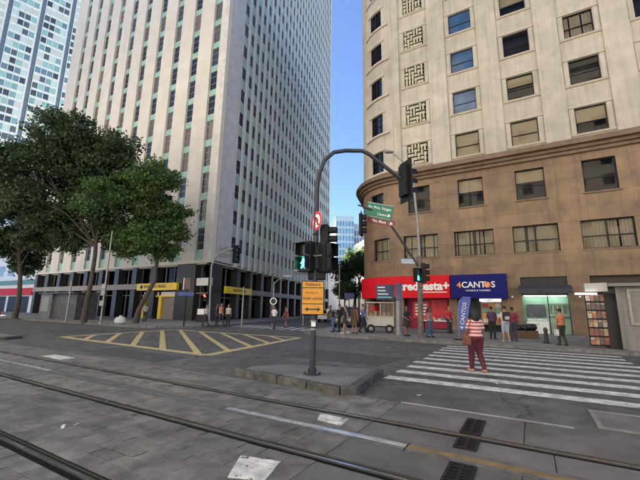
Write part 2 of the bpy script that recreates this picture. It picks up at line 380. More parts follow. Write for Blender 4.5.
# traffic island
def island(name,label,poly,h,loc,sink=.2):
    t=thing(name,label,'traffic island',W(*loc),ROT)
    n=len(poly); c=sum((Vector(p) for p in poly),Vector((0,0)))/n
    inner=[]
    for i in range(n):
        p=Vector(poly[i]); d0=(Vector(poly[i])-Vector(poly[i-1])).normalized(); d1=(Vector(poly[(i+1)%n])-p).normalized()
        nn=Vector((-d0.y,d0.x))+Vector((-d1.y,d1.x)); nn.normalize(); inner.append(p+nn*.20/max(.4,nn.dot(Vector((-d0.y,d0.x)))))
    MB().prism([tuple(p) for p in inner],-sink,h-.012).build('top_slab',concrete,t,bevel=.006)
    for i in range(n):
        p,q=Vector(poly[i]),Vector(poly[(i+1)%n]); ip,iq=inner[i],inner[(i+1)%n]; m=max(1,round((q-p).length/.95)) 
        for k in range(m):
            u0,u1=k/m,(k+1)/m; g=.012/max(.1,(q-p).length)
            MB().prism([tuple(p.lerp(q,u0+g)),tuple(p.lerp(q,u1-g)),tuple(ip.lerp(iq,u1-g)),tuple(ip.lerp(iq,u0+g))],-sink,h+random.uniform(-.006,.006)).build('kerb_stone',mat('kerb_dark',(.085,.08,.074),.8,.25,5,bump=.6,rnd=.2,bscale=50),t,bevel=.018)
    return t
isl=[(-1.75,-.42),(-.3,-.62),(1.35,-.85)]+[(1.58,-.55),(1.30,1.62),(1.0,1.75),(-.9,1.25),(-1.45,.75),(-1.85,.1)]
island('traffic_island','low grey stone traffic island carrying the signal pole',isl,.16,(-4.55,7.1))
island('traffic_island','end of a low kerbed traffic island at the left edge',[(-6,-1.1),(.4,-.9),(1.0,-.3),(.6,.5),(-6,.9)],.14,(-21.2,7.2))
# manhole-like cover lines on the island
struct(avemesh(MB().box(-4.0,-3.5,7.9,8.3,.14,.152),'island_cover',slabm))
# ------------------------------------------------------------------ buildings behind the viewer: unseen, with walls whitened to bounce sunlight onto the crossing
bg_wall=mat('opposite_wall',(.80,.74,.64),.8,.06,.3,streak=.1,big=.1); bg_win=mat('opposite_window',(.05,.06,.08),.1,.2,.1)
def block(name,label,a0,a1,b0,b1,h,wall,win,pa=3.6,ph=3.5,ww=1.5,wh=1.8,base=4.5):
    t=thing(name,label,'building',W((a0+a1)/2,b0 if abs(b0)<abs(b1) else b1,0),ROT)
    x0,x1=-(a1-a0)/2,(a1-a0)/2; d=abs(b1-b0); sg=-1 if b0<0 else 1
    MB().box(x0,x1,0,sg*d,0,h).build('wall',wall,t)
    MB().box(x0-.2,x1+.2,-sg*.3,sg*(d+.2),h,h+1.0).build('parapet',wall,t)
    wmb=MB(); n=int((x1-x0)/pa); 
    for i in range(n):
        xc=x0+(i+.5)*(x1-x0)/n
        z=base
        while z+wh<h-.5: wmb.box(xc-ww/2,xc+ww/2,-sg*.02,sg*.3,z,z+wh); z+=ph
    tag(wmb.build('window_grid',win,t),kind='stuff')
    return t
block('office_block','pale office block across the avenue behind the viewer, right',-8,60,-12,-34,44,bg_wall,bg_win)
block('office_block','taller pale office block across the avenue behind the viewer, left',-75,-8.2,-12,-34,52,bg_wall,bg_win)
# ------------------------------------------------------------------ wide corner office tower on the left
TP=(-28.2,25.57)
tower=thing('office_tower','huge pale office tower with full height pilasters behind the trees','building',W(*TP),ROT)
RV=radians(105)                                           # the side street face
c0=[(-.45,.6),(-39.7,.6),(-39.7+VX*50,50*VY),(VX*51,51*VY)]
def vp(s,d): return (VX*s-VY*d, VY*s+VX*d)               # point on the side face, d inwards
core=[vp(.8,.5),(-39.7,.5),(-52,49),vp(51,.5)]
MB().prism(core,6.1,98).build('core',twr_side,tower)
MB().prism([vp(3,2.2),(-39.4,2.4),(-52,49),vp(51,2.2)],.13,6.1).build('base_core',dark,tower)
MB().prism([vp(.3,.6),(-39.6,.6),(-52,49),vp(51,.6)],6.0,6.11).build('soffit',twr_side,tower)
MB().prism([(0,0),(-39.9,0),(-53,49.5),vp(51.2,0)],98,99.2).build('roof',twr,tower)
cols=[(-2.6-3.75*k,-1.25-3.75*k) for k in range(10)]
edges_=[0]+[e for c in cols for e in (c[1],c[0])]+[-39.8]
for i in range(0,len(edges_)-1,2):
    MB().box(edges_[i+1],edges_[i],0,.52,6.4,98).build('pilaster',twr,tower)
    if i>0 : pass
ZC=[8.8+3.2*k for k in range(28)]
fw=MB(); H2=1.2; w2=.675
for x in (-w2,w2-.05): fw.box(x,x+.05,0,.07,-H2,H2)
for z in (-H2,-H2+.75,H2-.75,H2-.05): fw.box(-w2+.05,w2-.05,.002,.068,z,z+.05)
fw_me=meshdata(fw,'window',frameal); pane_me=meshdata(MB().box(-w2+.03,w2-.03,.035,.05,-H2+.03,H2-.03),'pane',winpane)
fin_up=MB(); sill_me=meshdata(MB().box(-w2,w2,-.04,.1,-.04,.03),'sill',twr)
stuffw=MB(); upsp=[]
for ci,(x0,x1) in enumerate(cols):
    xc=(x0+x1)/2
    sp=MB()
    for k,z in enumerate(ZC):
        zl=6.4 if k==0 else ZC[k-1]+1.2
        if z-1.2>zl:
            if z<62: MB().box(x0,x1,.20,.5,zl,z-1.2).build('spandrel',green,tower)
            else: sp.box(x0,x1,.20,.5,zl,z-1.2)
        if z<62:
            w_=inst(fw_me,'window',tower,(xc,.26,z)); inst(pane_me,'pane',w_)
        else: stuffw.box(x0,x1,.27,.3,z-1.2,z+1.2)
    sp.box(x0,x1,.2,.5,ZC[-1]+1.2,98); upsp.append(sp)
allsp=MB()
for q in upsp: allsp._add(q.v,q.f)
tag(allsp.build('upper_spandrels',green,tower),kind='stuff')
tag(stuffw.build('upper_windows',winpane,tower),kind='stuff')
# side street face, built in its own frame
def side(mb,name,m,**k): return mb.build(name,m,tower,rz=RV,**k)
side(MB().box(0.02,3.99,0,.5,6.4,98),'blank_wall',twr_blank)
sc=[4.56+1.72*k for k in range(27)]
for k in range(27):
    e=sc[k]+.56; e1=(sc[k+1]-.56) if k<26 else 51
    side(MB().box(e,e1,-.05,.55,6.2,98),'fin',twr_side)
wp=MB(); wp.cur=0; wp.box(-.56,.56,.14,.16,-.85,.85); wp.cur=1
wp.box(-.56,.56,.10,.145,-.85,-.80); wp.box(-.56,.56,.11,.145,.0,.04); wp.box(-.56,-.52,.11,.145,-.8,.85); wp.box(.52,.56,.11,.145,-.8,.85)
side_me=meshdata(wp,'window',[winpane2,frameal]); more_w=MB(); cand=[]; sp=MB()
for k,s in enumerate(sc):
    zl=6.4
    for z in ZC:
        sp.box(s-.56,s+.56,.06,.5,zl,z-.85); zl=z+.85
        p=W(TP[0]+VX*s,TP[1]+VY*s,z); cand.append((p.length if (z<14+.85*(p.y-20)) else 1e4+p.length,s,z))
    sp.box(s-.56,s+.56,.06,.5,zl,98)
cand.sort(); tag(side(sp,'side_spandrels',mat('side_spandrel_green',(.38,.47,.43),.55,.1,2,streak=.15)),kind='stuff')
for i,(d,s,z) in enumerate(cand):
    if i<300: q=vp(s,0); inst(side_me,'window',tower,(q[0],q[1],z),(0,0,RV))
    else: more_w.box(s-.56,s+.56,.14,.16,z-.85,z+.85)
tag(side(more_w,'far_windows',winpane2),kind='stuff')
# base storeys: granite piers, glazing, fascia band
MB().box(-39.8,0,.0,.55,6.12,6.4).build('soffit_edge',twr,tower)
side(MB().box(.55,51,.0,.55,6.12,6.2),'soffit_edge',twr)
MB().box(-39.5,-.6,1.0,1.03,.13,6.1).build('shopfront_glass',glz,tower)
side(MB().box(.6,50.8,.9,.93,.13,6.1),'shopfront_glass',glz)
for k in range(20): MB().box(-39+k*1.93,-37.6+k*1.93-random.uniform(0,.5),1.12,1.16,random.uniform(.2,4.4),random.uniform(4.6,6.0)).build('interior_screen',mat('screen_grey',(.3,.29,.27),.8,.2,2,rnd=.4),tower)
for k in range(20): side(MB().box(3+k*2.3,4.5+k*2.3-random.uniform(0,.5),1.02,1.06,random.uniform(.2,3.6),random.uniform(3.9,6.0)),'interior_screen',MATS['screen_grey'])
for x0,x1 in [(-5.3,-2.3)]+[(-9.9-3.75*k,-9.0-3.75*k) for k in range(8)]+[(-39.6,-38.8)]:
    MB().box(x0,x1,.1,1.2,.13,6.12).build('granite_pier',gran,tower)
MB().prism([vp(-.02,.08),vp(2.6,.08),vp(2.6,1.2),(-.9,1.1),(-.12,.1)],.13,6.12).build('granite_pier',gran,tower)
for k in range(14): side(MB().box(6.0+3.44*k,6.7+3.44*k,.1,1.1,.13,6.12),'granite_pier',gran)
band=mat('beige_fascia',(.30,.26,.21),.6,.1,1.5,streak=.2); mull=mat('grey_mullion',(.22,.22,.22),.5,.1,5)
MB().box(-39.4,-11.8,-.12,.9,3.45,4.1).build('fascia_band',band,tower)
side(MB().box(9.3,50,-.05,.85,3.1,3.75),'fascia_band',mat('grey_fascia',(.22,.215,.2),.6,.1,1.5,streak=.2))
for k in range(26): MB().box(-38.3+k*1.5,-38.22+k*1.5,.9,1.0,.13,6.1).build('mullion',mull,tower)
for k in range(28): side(MB().box(2.9+k*1.72,2.98+k*1.72,.8,.9,.13,6.1),'mullion',mull)
MB().box(-38.8,-.7,.92,1.0,2.75,2.85).build('transom',mull,tower); side(MB().box(2.7,50,.82,.9,2.55,2.65),'transom',mull)
MB().box(-2.2,-.2,.3,.5,2.9,3.0).build('door_head',mull,tower)
MB().box(-2.25,-.15,.28,.6,3.75,4.55).build('white_fascia',white,tower)
# pale transom panels and yellow surround of the bank doorway
for x0,x1 in ((-11.5,-8.7),(-8.3,-5.6)): MB().box(x0,x1,.55,.6,2.75,3.15).build('pale_transom_panel',white,tower)
for a0,b0,c in (( -11.4,-10.9,0),(-8.4,-7.9,0),):
    MB().box(a0,b0,.35,.75,.13,2.75).build('yellow_jamb',yel,tower)
MB().box(-11.4,-5.5,.34,.6,2.6,2.76).build('yellow_lintel',yel,tower)
MB().box(-7.8,-5.5,.5,.6,.13,2.6).build('granite_infill',mat('beige_panel',(.25,.21,.17),.6,.1,2),tower)
# yellow bank signs (thing on the building)
s=thing('bank_sign','yellow bank sign with dark lettering on the avenue front','sign',W(-36.3,25.57-.15,3.3),ROT)
MB().box(-3.55,3.55,-.22,.12,0,.80).build('sign_board',yel,s,bevel=.015)
text('lettering','BANCO DO BRASIL',.46,blackp,s,(-.2,-.228,.42),bold=.02)
MB().box(-2.85,-2.45,-.232,-.221,.2,.62,Matrix.Translation((-2.65,0,.41))@Matrix.Rotation(.78,4,'Y')@Matrix.Translation((2.65,0,-.41))).build('emblem',bluem,s)
s=thing('bank_sign','yellow bank sign on the side street front near the corner','sign',W(TP[0]+vp(6.1,-.1)[0],TP[1]+vp(6.1,-.1)[1],3.05),ROT+RV-pi)
MB().box(-3.1,3.1,-.12,.25,0,.78).build('sign_board',yel,s,bevel=.015)
text('lettering','BANCO DO BRASIL',.36,blackp,s,(.1,.262,.39),(pi/2,0,pi),bold=.02)
# ------------------------------------------------------------------ far left tower with a pale green grid
ft=thing('apartment_tower','distant pale green gridded tower with dark vertical recesses, top left','building',(-96,118,0),radians(44))
pale=mat('pale_green_wall',(.62,.68,.64),.7,.06,.5,streak=.1); paler=mat('pale_white_wall',(.7,.7,.68),.7,.05,.5,streak=.1)
recess=mat('blue_recess',(.16,.21,.28),.6,.1,1)
MB().box(-45,17,1,30,0,122).build('core',recess,ft)
tint=rampmat('grid_pane',[(.25,.42,.40),(.08,.11,.13),(.18,.33,.34),(.45,.55,.52),(.12,.2,.25),(.5,.5,.45),(.05,.06,.08)],.25)
pane_f=MB().box(-.74,.74,0,.05,-1.05,1.05); gp=meshdata(pane_f,'window',tint)
bays=[15.2-8.6*k for k in range(7)]; far_rest=MB(); cnt=0
for bi,x in enumerate(bays):
    wd=7.4 if bi else 3.0
    MB().box(x-wd+ .3,x+(.3 if bi else 1.6),0,1.2,0,120.5+(1.5 if bi%2 else 0)).build('bay_wall',pale if bi else paler,ft)
    mu=MB()
    n=4 if bi else 1
    for r in range(38):
        z=4.4+3.05*r
        for c in range(n):
            xx=x-1.0-1.72*c if bi else x-.7
            p=Vector((-96,118,0))+Matrix.Rotation(radians(44),3,'Z')@Vector((xx,0,z))
            if cnt<300 and z>45 and p.x/p.y>-1.02 and bi in (0,1,2,3):
                inst(gp,'window',ft,(xx,-.06,z)); cnt+=1
            else: far_rest.box(xx-.74,xx+.74,-.06,-.01,z-1.05,z+1.05)
        mu.box(x-wd+.4,x+.2,-.14,-.001,z-1.62,z-1.42)
    for c in range(n+1):
        xx=x-.14-1.72*c
        mu.box(xx-.07,xx+.07,-.2,-.002,0,120)
    tag(mu.build('grid_bars',paler,ft),kind='stuff')
tag(far_rest.build('lower_windows',tint,ft),kind='stuff')
MB().box(-45,17,-.3,30,120.4,123).build('parapet',paler,ft)
# ------------------------------------------------------------------ sunlit white commercial building left behind the trees
wb=thing('commercial_building','sunlit white building with coloured signs beyond the left trees','building',W(-84,27),ROT)
MB().box(-18,14.5,0,18,0,22).build('wall',white,wb)
MB().box(-18.2,14.7,-.3,18,22,22.8).build('cornice',white,wb)
for i in range(7):
    for z in (6.5,10,13.5,17): MB().box(-16+i*4.3,-13.6+i*4.3,-.03,.3,z,z+1.9).build('window',bg_win,wb)
MB().box(-10,13,-.35,0,3.0,4.2).build('red_fascia',redm,wb); MB().box(-6,13.5,-.3,0,4.9,5.6).build('green_fascia',greensg,wb)
for i in range(6): MB().box(-15+i*4.6,-11.4+i*4.6,-.03,.3,.13,2.8).build('shop_opening',dark,wb)
# ------------------------------------------------------------------ buildings at the end of the side street
def tower_bg(name,label,x,y,w,d,h,wall,win,rz,pa=1.6,ph=3.4,band=False):
    t=thing(name,label,'building',(x,y,0),rz)
    MB().box(-w/2,w/2,0,d,0,h).build('wall',wall,t)
    n=int(w/pa); wm=MB(); z=5
    while z<h-2:
        for i in range(n):
            xc=-w/2+(i+.5)*w/n; wm.box(xc-pa*.36,xc+pa*.36,-.05,.1,z,z+ph*(.72 if band else .55))
        z+=ph
    tag(wm.build('window_grid',win,t),kind='stuff')
    MB().box(-w/2-.2,w/2+.2,-.2,d,h,h+.9).build('parapet',wall,t)
    return t
bluew=mat('pale_blue_wall',(.32,.42,.52),.5,.06,1); blueg=mat('blue_glass',(.10,.24,.38),.08,.15,.3,spec=.8)
tower_bg('glass_tower','blue glass office tower at the end of the side street',11.2,155,8.2,20,42,bluew,blueg,radians(4),1.3,3.3,True)
tower_bg('office_tower','grey blue office tower right of the blue glass tower',19.5,160,7.6,20,39.5,mat('grey_blue_wall',(.38,.43,.5),.6,.06,1),mat('grey_glass',(.12,.18,.26),.1,.15,.3),radians(4),1.1,3.3,True)
tower_bg('office_block','cream block beside the rounded corner building down the street',24.2,120,9,30,27,mat('cream_far',(.6,.55,.46),.7,.06,1,streak=.1),bg_win,radians(10),2.6,3.5)
tower_bg('low_building','low pale building closing the side street behind the trees',6,128,26,12,9,mat('pale_far',(.55,.53,.48),.7,.06,1),bg_win,radians(6),3,3.6)
tower_bg('office_block','pale block just beyond the tower on the side street',-4,100,9,25,13,mat('pale_far2',(.5,.5,.48),.7,.06,1),bg_win,radians(-15),2.5,3.4)
# ------------------------------------------------------------------ rounded corner building on the right
BP=(0,28.86)
bld=thing('corner_building','cream office building with rounded corner on brown stone lower storeys','building',W(*BP),ROT)
RC=4.7; A0=-9.3; AEND=A0-RC*radians(75.1)
def FP(a,d):                                             # a: along the front (then round the corner), d: inwards
    if a>=A0: return (a,d)
    if a>=AEND: t=(A0-a)/RC; return (A0-(RC-d)*sin(t), RC-(RC-d)*cos(t))
    t=radians(75.1); k=AEND-a; return (A0-(RC-d)*sin(t)-cos(t)*k, RC-(RC-d)*cos(t)+sin(t)*k)
def samp(a0,a1,st=.3):
    if a1<a0: a0,a1=a1,a0
    xs=[a0,a1]+[x for x in (A0,AEND) if a0<x<a1]
    lo,hi=max(a0,AEND),min(a1,A0)
    if hi>lo:
        n=max(1,int((hi-lo)/st)); xs+=[lo+(hi-lo)*i/n for i in range(n+1)]
    xs=sorted(set(round(x,4) for x in xs)); return xs
def fbox(mb,a0,a1,d0,d1,z0,z1,st=.3):
    R=[]
    for a in samp(a0,a1,st):
        o=FP(a,d0); i=FP(a,d1); R.append([Vector((*o,z0)),Vector((*o,z1)),Vector((*i,z1)),Vector((*i,z0))])
    return mb.loft([r[::-1] for r in R])
def holed(mb,a0,a1,z0,z1,holes,depth,d=0):
    xs=set(samp(a0,a1)); zs={z0,z1}
    for h in holes: xs|={h[0],h[1]}; zs|={h[2],h[3]}
    xs=sorted(x for x in xs if a0<=x<=a1); zs=sorted(z for z in zs if z0<=z<=z1)
    def inh(x,z): return any(h[0]<x<h[1] and h[2]<z<h[3] for h in holes)
    for i in range(len(xs)-1):
        for j in range(len(zs)-1):
            if xs[i+1]-xs[i]<1e-4: continue
            xm,zm=(xs[i]+xs[i+1])/2,(zs[j]+zs[j+1])/2
            o0,o1=FP(xs[i],d),FP(xs[i+1],d); i0,i1=FP(xs[i],d+depth),FP(xs[i+1],d+depth)
            if not inh(xm,zm): mb.quad((*o0,zs[j]),(*o1,zs[j]),(*o1,zs[j+1]),(*o0,zs[j+1]))
            else:
                if j==0 or not inh(xm,(zs[j-1]+zs[j])/2): mb.quad((*o0,zs[j]),(*o1,zs[j]),(*i1,zs[j]),(*i0,zs[j]))
                if j==len(zs)-2 or not inh(xm,(zs[j+1]+zs[j+2])/2): mb.quad((*o0,zs[j+1]),(*i0,zs[j+1]),(*i1,zs[j+1]),(*o1,zs[j+1]))
                if i==0 or not inh((xs[i-1]+xs[i])/2,zm): mb.quad((*o0,zs[j]),(*i0,zs[j]),(*i0,zs[j+1]),(*o0,zs[j+1]))
                if i==len(xs)-2 or not inh((xs[i+1]+xs[i+2])/2,zm): mb.quad((*o1,zs[j]),(*o1,zs[j+1]),(*i1,zs[j+1]),(*i1,zs[j]))
AR=15.2; AL=-38
BC=[-7.35+4.06*k for k in range(6)]                       # bay centres
lowh=[(c-1.4,c+1.4,5.78,7.70) for c in BC if c+1.4<AR]+[(-11.85,-10.05,5.78,7.70)]
midh=[(c-.92,c+.92,9.64,11.93) for c in BC if c+1.4<AR]+[(-12.2,-10.55,9.64,11.93)]
shop=[(-12.6,-9.6,.13,3.2),(-8.9,-5.35,.13,3.2),(-4.75,-1.7,.13,3.2),(-.42,2.32,.13,3.98),(3.55,6.4,.13,3.95),(7.6,10.5,.13,3.95),(11.6,14.5,.13,3.95)]
sideh=[(-20-4*k-.9,-20-4*k+.9,z,z+2.0) for k in range(4) for z in (5.8,9.64)]
holesL=lowh+midh+shop+sideh
mb=MB(); holed(mb,AL,AR,.05,12.6,holesL,.45,d=.05); mb.build('lower_wall',brownjoint,bld)
# stone cladding, one slab each
zl=[.13,.75,1.55,2.4,3.2,3.98,4.9,5.78,6.75,7.70,8.65,9.64,10.8,11.93,12.6]
xs=set()
for c in BC: xs|={c-1.4,c-.92,c+.92,c+1.4}
xs|={h[0] for h in shop}|{h[1] for h in shop}|{-9.3,-10.05,-10.55,-11.0,-11.85,-12.2,-12.6,-13.6,-14.7,-15.46,-1.25,-5.05}
xs=sorted(x for x in xs if -15.5<x<AR)+[AR]
xs=[x for i,x in enumerate(xs) if i==0 or x-xs[i-1]>.28 or any(abs(x-h[k])<1e-6 for h in holesL for k in (0,1))]
npan=0
def inh(x,z): return any(h[0]<x<h[1] and h[2]<z<h[3] for h in holesL)
done=set()
for j in range(len(zl)-1):
    i=0
    while i<len(xs)-1:
        z0,z1=zl[j],zl[j+1]; zm=(z0+z1)/2
        if inh((xs[i]+xs[i+1])/2,zm): i+=1; continue
        k=i+1                                              # join slivers into slabs up to 1.5 m
        while k<len(xs)-1 and xs[k+1]-xs[i]<1.45 and not inh((xs[k]+xs[k+1])/2,zm): k+=1
        g=.004; p=MB(); fbox(p,xs[i]+g,xs[k]-g,0+random.uniform(-.003,.003),.06,z0+g,z1-g,.5); p.build('stone_slab',brown,bld); npan+=1; i=k
# cornice
c=MB()
for d0,z0,z1 in ((-.22,12.5,12.75),(-.42,12.75,12.98),(-.75,12.98,13.22),(-.62,13.22,13.42)): fbox(c,AL,AR+.3,d0,.3,z0,z1)
c.build('cornice',browntrim,bld,bevel=.02)
# upper cream storeys: plain wall with piers standing proud, one storey after another
ZU=[13.97+3.83*k for k in range(8)]
uph=[]
for z in ZU:
    for cc in BC: uph.append((cc-.9,cc+.9,z,z+2.0))
    uph.append((-12.2,-10.6,z,z+2.05))
    for k in range(4): uph.append((-20-4*k-.9,-20-4*k+.9,z,z+2.0))
mb=MB(); holed(mb,AL,AR,13.42,45,uph,.38,d=.18); mb.build('upper_wall',cream,bld)
pierx=[(-9.35,-8.75)]+[(BC[k]+1.28,BC[k+1]-1.28) for k in range(5)]+[(BC[5]+1.28,AR)]
for x0,x1 in pierx: 
    p=MB(); fbox(p,x0,x1,0,.25,13.42,45); p.build('pier',cream,bld,bevel=.02)
p=MB(); fbox(p,-14.9,-13.0,0.03,.25,13.42,45); p.build('pier',cream,bld)
mb=MB(); fbox(mb,AL,AR+.4,-.6,.4,45,46.2); mb.build('top_cornice',cream,bld)
poly=[FP(a,.9) for a in samp(AL,AR)]; MB().prism(poly+[(AR,34),(-22,34)],.13,45).build('core',dark,bld)
MB().box(AR-.1,AR,.2,34,.13,45).build('end_wall',cream,bld)
# windows
def lamb(a): return FP(a,0)
def window(a0,a1,z0,z1,kind,depth=.22,sill=None,frame=framedark):
    o=MB(); t=.055; d0=depth; d1=depth+.08
    fbox(o,a0,a1,d0,d1,z0,z0+t); fbox(o,a0,a1,d0,d1,z1-t,z1); fbox(o,a0,a0+t,d0+.002,d1-.002,z0+t,z1-t); fbox(o,a1-t,a1,d0+.002,d1-.002,z0+t,z1-t)
    w=a1-a0; zm=z0+(z1-z0)*.44
    fbox(o,a0+t,a1-t,d0+.004,d1-.004,zm-.03,zm+.03)
    if w>2.2 or kind=='curve':
        am=(a0+a1)/2; fbox(o,am-.045,am+.045,d0-.01,d1-.006,z0+t,z1-t)
    if kind=='curve':
        for q in (.25,.75): am=a0+(a1-a0)*q; fbox(o,am-.02,am+.02,d0+.01,d1-.01,z0+t,z1-t)
        fbox(o,a0+t,a1-t,d0+.01,d1-.01,z0+(z1-z0)*.72-.02,z0+(z1-z0)*.72+.02)
    wo=o.build('window',frame,bld)
    g=MB(); fbox(g,a0+t,a1-t,depth+.04,depth+.046,z0+t,z1-t); g.build('pane',bluegl if kind=='blue' else glz,wo)
    if kind in('blind','blindhalf','curtain','blue'):
        b=MB(); lo=z0+t if kind!='blindhalf' else z0+(z1-z0)*random.uniform(.42,.62)
        if kind=='curtain':
            n=int((a1-a0)/.1); 
            for i in range(n):
                x=a0+t+(a1-a0-2*t)*i/n
                if random.random()<.86: fbox(b,x+.01,x+(a1-a0-2*t)/n-.003,depth+.13+(i%2)*.03,depth+.17+(i%2)*.03,z0+.06,z1-.06)
            b.build('curtain',curt,wo)
        else: fbox(b,a0+t,a1-t,depth+.10,depth+.11,lo,z1-t); b.build('blind',blindm,wo)
    if kind=='grille':
        b=MB(); n=6; mrow=5
        for i in range(n):
            for j in range(mrow):
                xa=a0+.08+(w-.16)*i/n; za=z0+.08+(z1-z0-.16)*j/mrow; dx=(w-.16)/n; dz=(z1-z0-.16)/mrow
                if random.random()<.5: fbox(b,xa+.01,xa+dx-.01,-.02+.1,.14,za+.02,za+dz*.62)
                else: fbox(b,xa+dx*.2,xa+dx*.75,.075,.135,za+.02,za+dz-.02)
        for j in range(mrow+1): fbox(b,a0+.02,a1-.02,.07,.10,z0+.05+(z1-z0-.12)*j/mrow,z0+.08+(z1-z0-.12)*j/mrow)
        b.build('decorative_grille',mat('grille_cream',(.55,.48,.33),.7,.1,4),wo)
    if sill:
        s_=MB(); fbox(s_,a0-sill[0],a1+sill[0],-sill[1],depth,z0-.12,z0); s_.build('sill',sill[2],wo,bevel=.01)
    return wo
kinds={0:['grille']*8,1:['blind','blue','blue','blue','blindhalf','blue','blind','blue'],2:['blind','blindhalf','plain','blindhalf','plain','blind','plain','plain'],3:['blindhalf','plain','curtain','blindhalf','plain','plain','blind','plain'],4:['plain']*8,5:['plain']*8}
for k,z in enumerate(ZU):
    for bi,cc in enumerate(BC):
        window(cc-.9,cc+.9,z,z+2.0,kinds[bi][k],.3)
        bw=1.28 
        b=MB(); fbox(b,cc-bw+.01,cc+bw-.01,.06,.2,z-.14,z-.02); fbox(b,cc-bw+.01,cc+bw-.01,.02,.2,z-.06,z-.02); b.build('sill_band',creamtrim,bld)
        b=MB(); fbox(b,cc-bw+.01,cc+bw-.01,.08,.2,z+2.02,z+2.12); b.build('lintel_band',creamtrim,bld)
        for x0,x1 in ((cc-1.22,cc-.94),(cc+.94,cc+1.22)):
            b=MB(); fbox(b,x0,x1,.13,.2,z,z+2.0); b.build('side_panel',cream,bld)
    window(-12.2,-10.6,z,z+2.05,'curve',.26)
    b=MB(); fbox(b,-13.0,-9.8,-.02,.2,z-.22,z-.04); b.build('sill_band',creamtrim,bld)
    b=MB(); fbox(b,-12.5,-10.3,.06,.2,z+2.07,z+2.2); b.build('lintel_band',creamtrim,bld)
mk=['plain','blindhalf','blindhalf','plain','blind','plain']
for bi,(a0,a1,z0,z1) in enumerate(midh): window(a0,a1,z0,z1,(mk+['plain'])[bi] if a0>-9 else 'curve',.2,(.12,.09,browntrim))
for bi,(a0,a1,z0,z1) in enumerate(lowh): window(a0,a1,z0,z1,'curtain' if a0>-10 else 'curtain',.2)
b=MB(); 
for h in lowh: fbox(b,h[0]-.05,h[1]+.05,-.03,.1,h[2]-.16,h[2]-.01)
b.build('sill_course',browntrim,bld)
# ---- shop interiors
inter=mat('shop_interior_wall',(.32,.30,.27),.8,.1,2); pink=mat('magenta_panel',(.26,.008,.04),.6,.1,2)
def recess_box(h,wall,floor=sidewalkm,dp=.85):
    a0,a1,z0,z1=h; m=MB()
    m.quad((a0,dp,z0),(a1,dp,z0),(a1,dp,z1),(a0,dp,z1)); return m.build('shop_back_wall',wall,bld)
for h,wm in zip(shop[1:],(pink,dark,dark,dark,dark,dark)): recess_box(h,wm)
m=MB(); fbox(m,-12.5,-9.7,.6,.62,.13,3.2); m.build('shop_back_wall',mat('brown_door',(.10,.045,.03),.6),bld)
b=MB(); fbox(b,-11.4,-11.0,.5,.6,.13,3.0); fbox(b,-10.3,-9.9,.5,.6,.13,3.0); b.build('door_post',browntrim,bld)
posterp=mat('poster_red',(.55,.015,.03),.5)
for (x0,x1,z0,z1,body) in ((-8.4,-7.0,.9,2.3,''),(-6.9,-5.6,1.0,2.4,'')):
    o=MB().box(x0,x1,.78,.8,z0,z1).build('poster',posterp,bld)
for i in range(4): MB().box(-8.2,-8.2+random.uniform(.7,1.0),.765,.782,1.95-i*.26,2.09-i*.26).build('poster_lettering_bar',white,bld)
# ticket posters of the blue shop
paper=[mat('paper_%s'%n,c,.7,.2,8) for n,c in (('cream',(.6,.52,.4)),('red',(.5,.09,.06)),('orange',(.62,.3,.1)),('white',(.62,.6,.56)),('green',(.2,.35,.25)))]
for i in range(5):
    for j in range(3):
        MB().box(-3.05+j*.44,-2.66+j*.44,.30,.33,.75+i*.36,1.06+i*.36).build('poster',paper[(i*2+j*3+i*j)%5],bld)
MB().box(-3.15,-1.72,.32,.36,.6,2.6).build('poster_board',mat('board_tan',(.30,.2,.12),.7),bld)
MB().box(-3.9,-3.15,.34,.4,.3,2.5).build('dark_door',dark,bld)
b=MB().box(-3.2,-1.75,.22,.32,2.28,2.48).build('lit_strip_sign',mat('lit_white',(.8,.85,.8),.5,.02,1,emit=.25),bld)
text('lettering','CAMBIO',.17,blackp,b,(-2.55,.215,2.38),bold=.02)
# awning shop: its greenish lamplight is also painted into the back wall
gi=mat('green_lit_wall',(.35,.52,.42),.6,.1,2); MB().box(-.42,2.32,.80,.84,.13,2.8).build('shop_back_wall',gi,bld)
MB().box(-.3,2.2,.35,.6,2.66,2.72).build('ceiling_lamp',mat('lamp_tube',(.75,1,.85),.5,0,1,emit=1.0),bld)
MB().box(-.25,1.05,.15,.5,.13,.95).build('counter',white,bld)
text('lettering','CELULAR',.12,blackp,bld,(.2,.145,.75),bold=.02)
for i in range(12): MB().ball((-.15+i*.1,.3+.05*(i%2),1.04),(.06,.06,.09),8,5).build('goods_jar',mat('jar_white',(.7,.75,.7),.4,.1,5),bld)
MB().box(-.2,.95,.66,.70,1.25,2.1).build('dark_display',mat('display_dark',(.03,.05,.07),.2),bld)
for i in range(7): MB().box(1.22+i*.13,1.31+i*.13,.7,.74,1.5,2.1).build('goods_card',paper[3 if i%2 else 4],bld)
for z in (1.35,2.2): MB().box(1.15,2.25,.5,.75,z-.02,z).build('shelf',white,bld)
MB().box(1.08,1.14,.1,.16,.13,2.8).build('shop_mullion',framedark,bld)
o=MB().box(-.4,2.3,.1,.13,2.72,2.8).build('shop_head',framedark,bld)
aw=MB(); aw.prism([(-.55,0),(-.55,.02),(.25,.02),(.25,0)],0,1)  # placeholder profile replaced below
aw=MB(); 
R=[]
for x in (-.55,2.5): R.append([Vector((x,.1,3.45)),Vector((x,-.75,3.12)),Vector((x,-.75,2.82)),Vector((x,-.73,2.82)),Vector((x,-.73,3.08)),Vector((x,.1,3.41))])
aw.loft(R); awt=aw.build('awning',mat('awning_dark',(.05,.05,.065),.8,.2,4),bld)
MB().box(-.4,2.3,.12,.2,3.42,3.97).build('shop_fascia',mat('fascia_black',(.02,.016,.014),.6),bld)
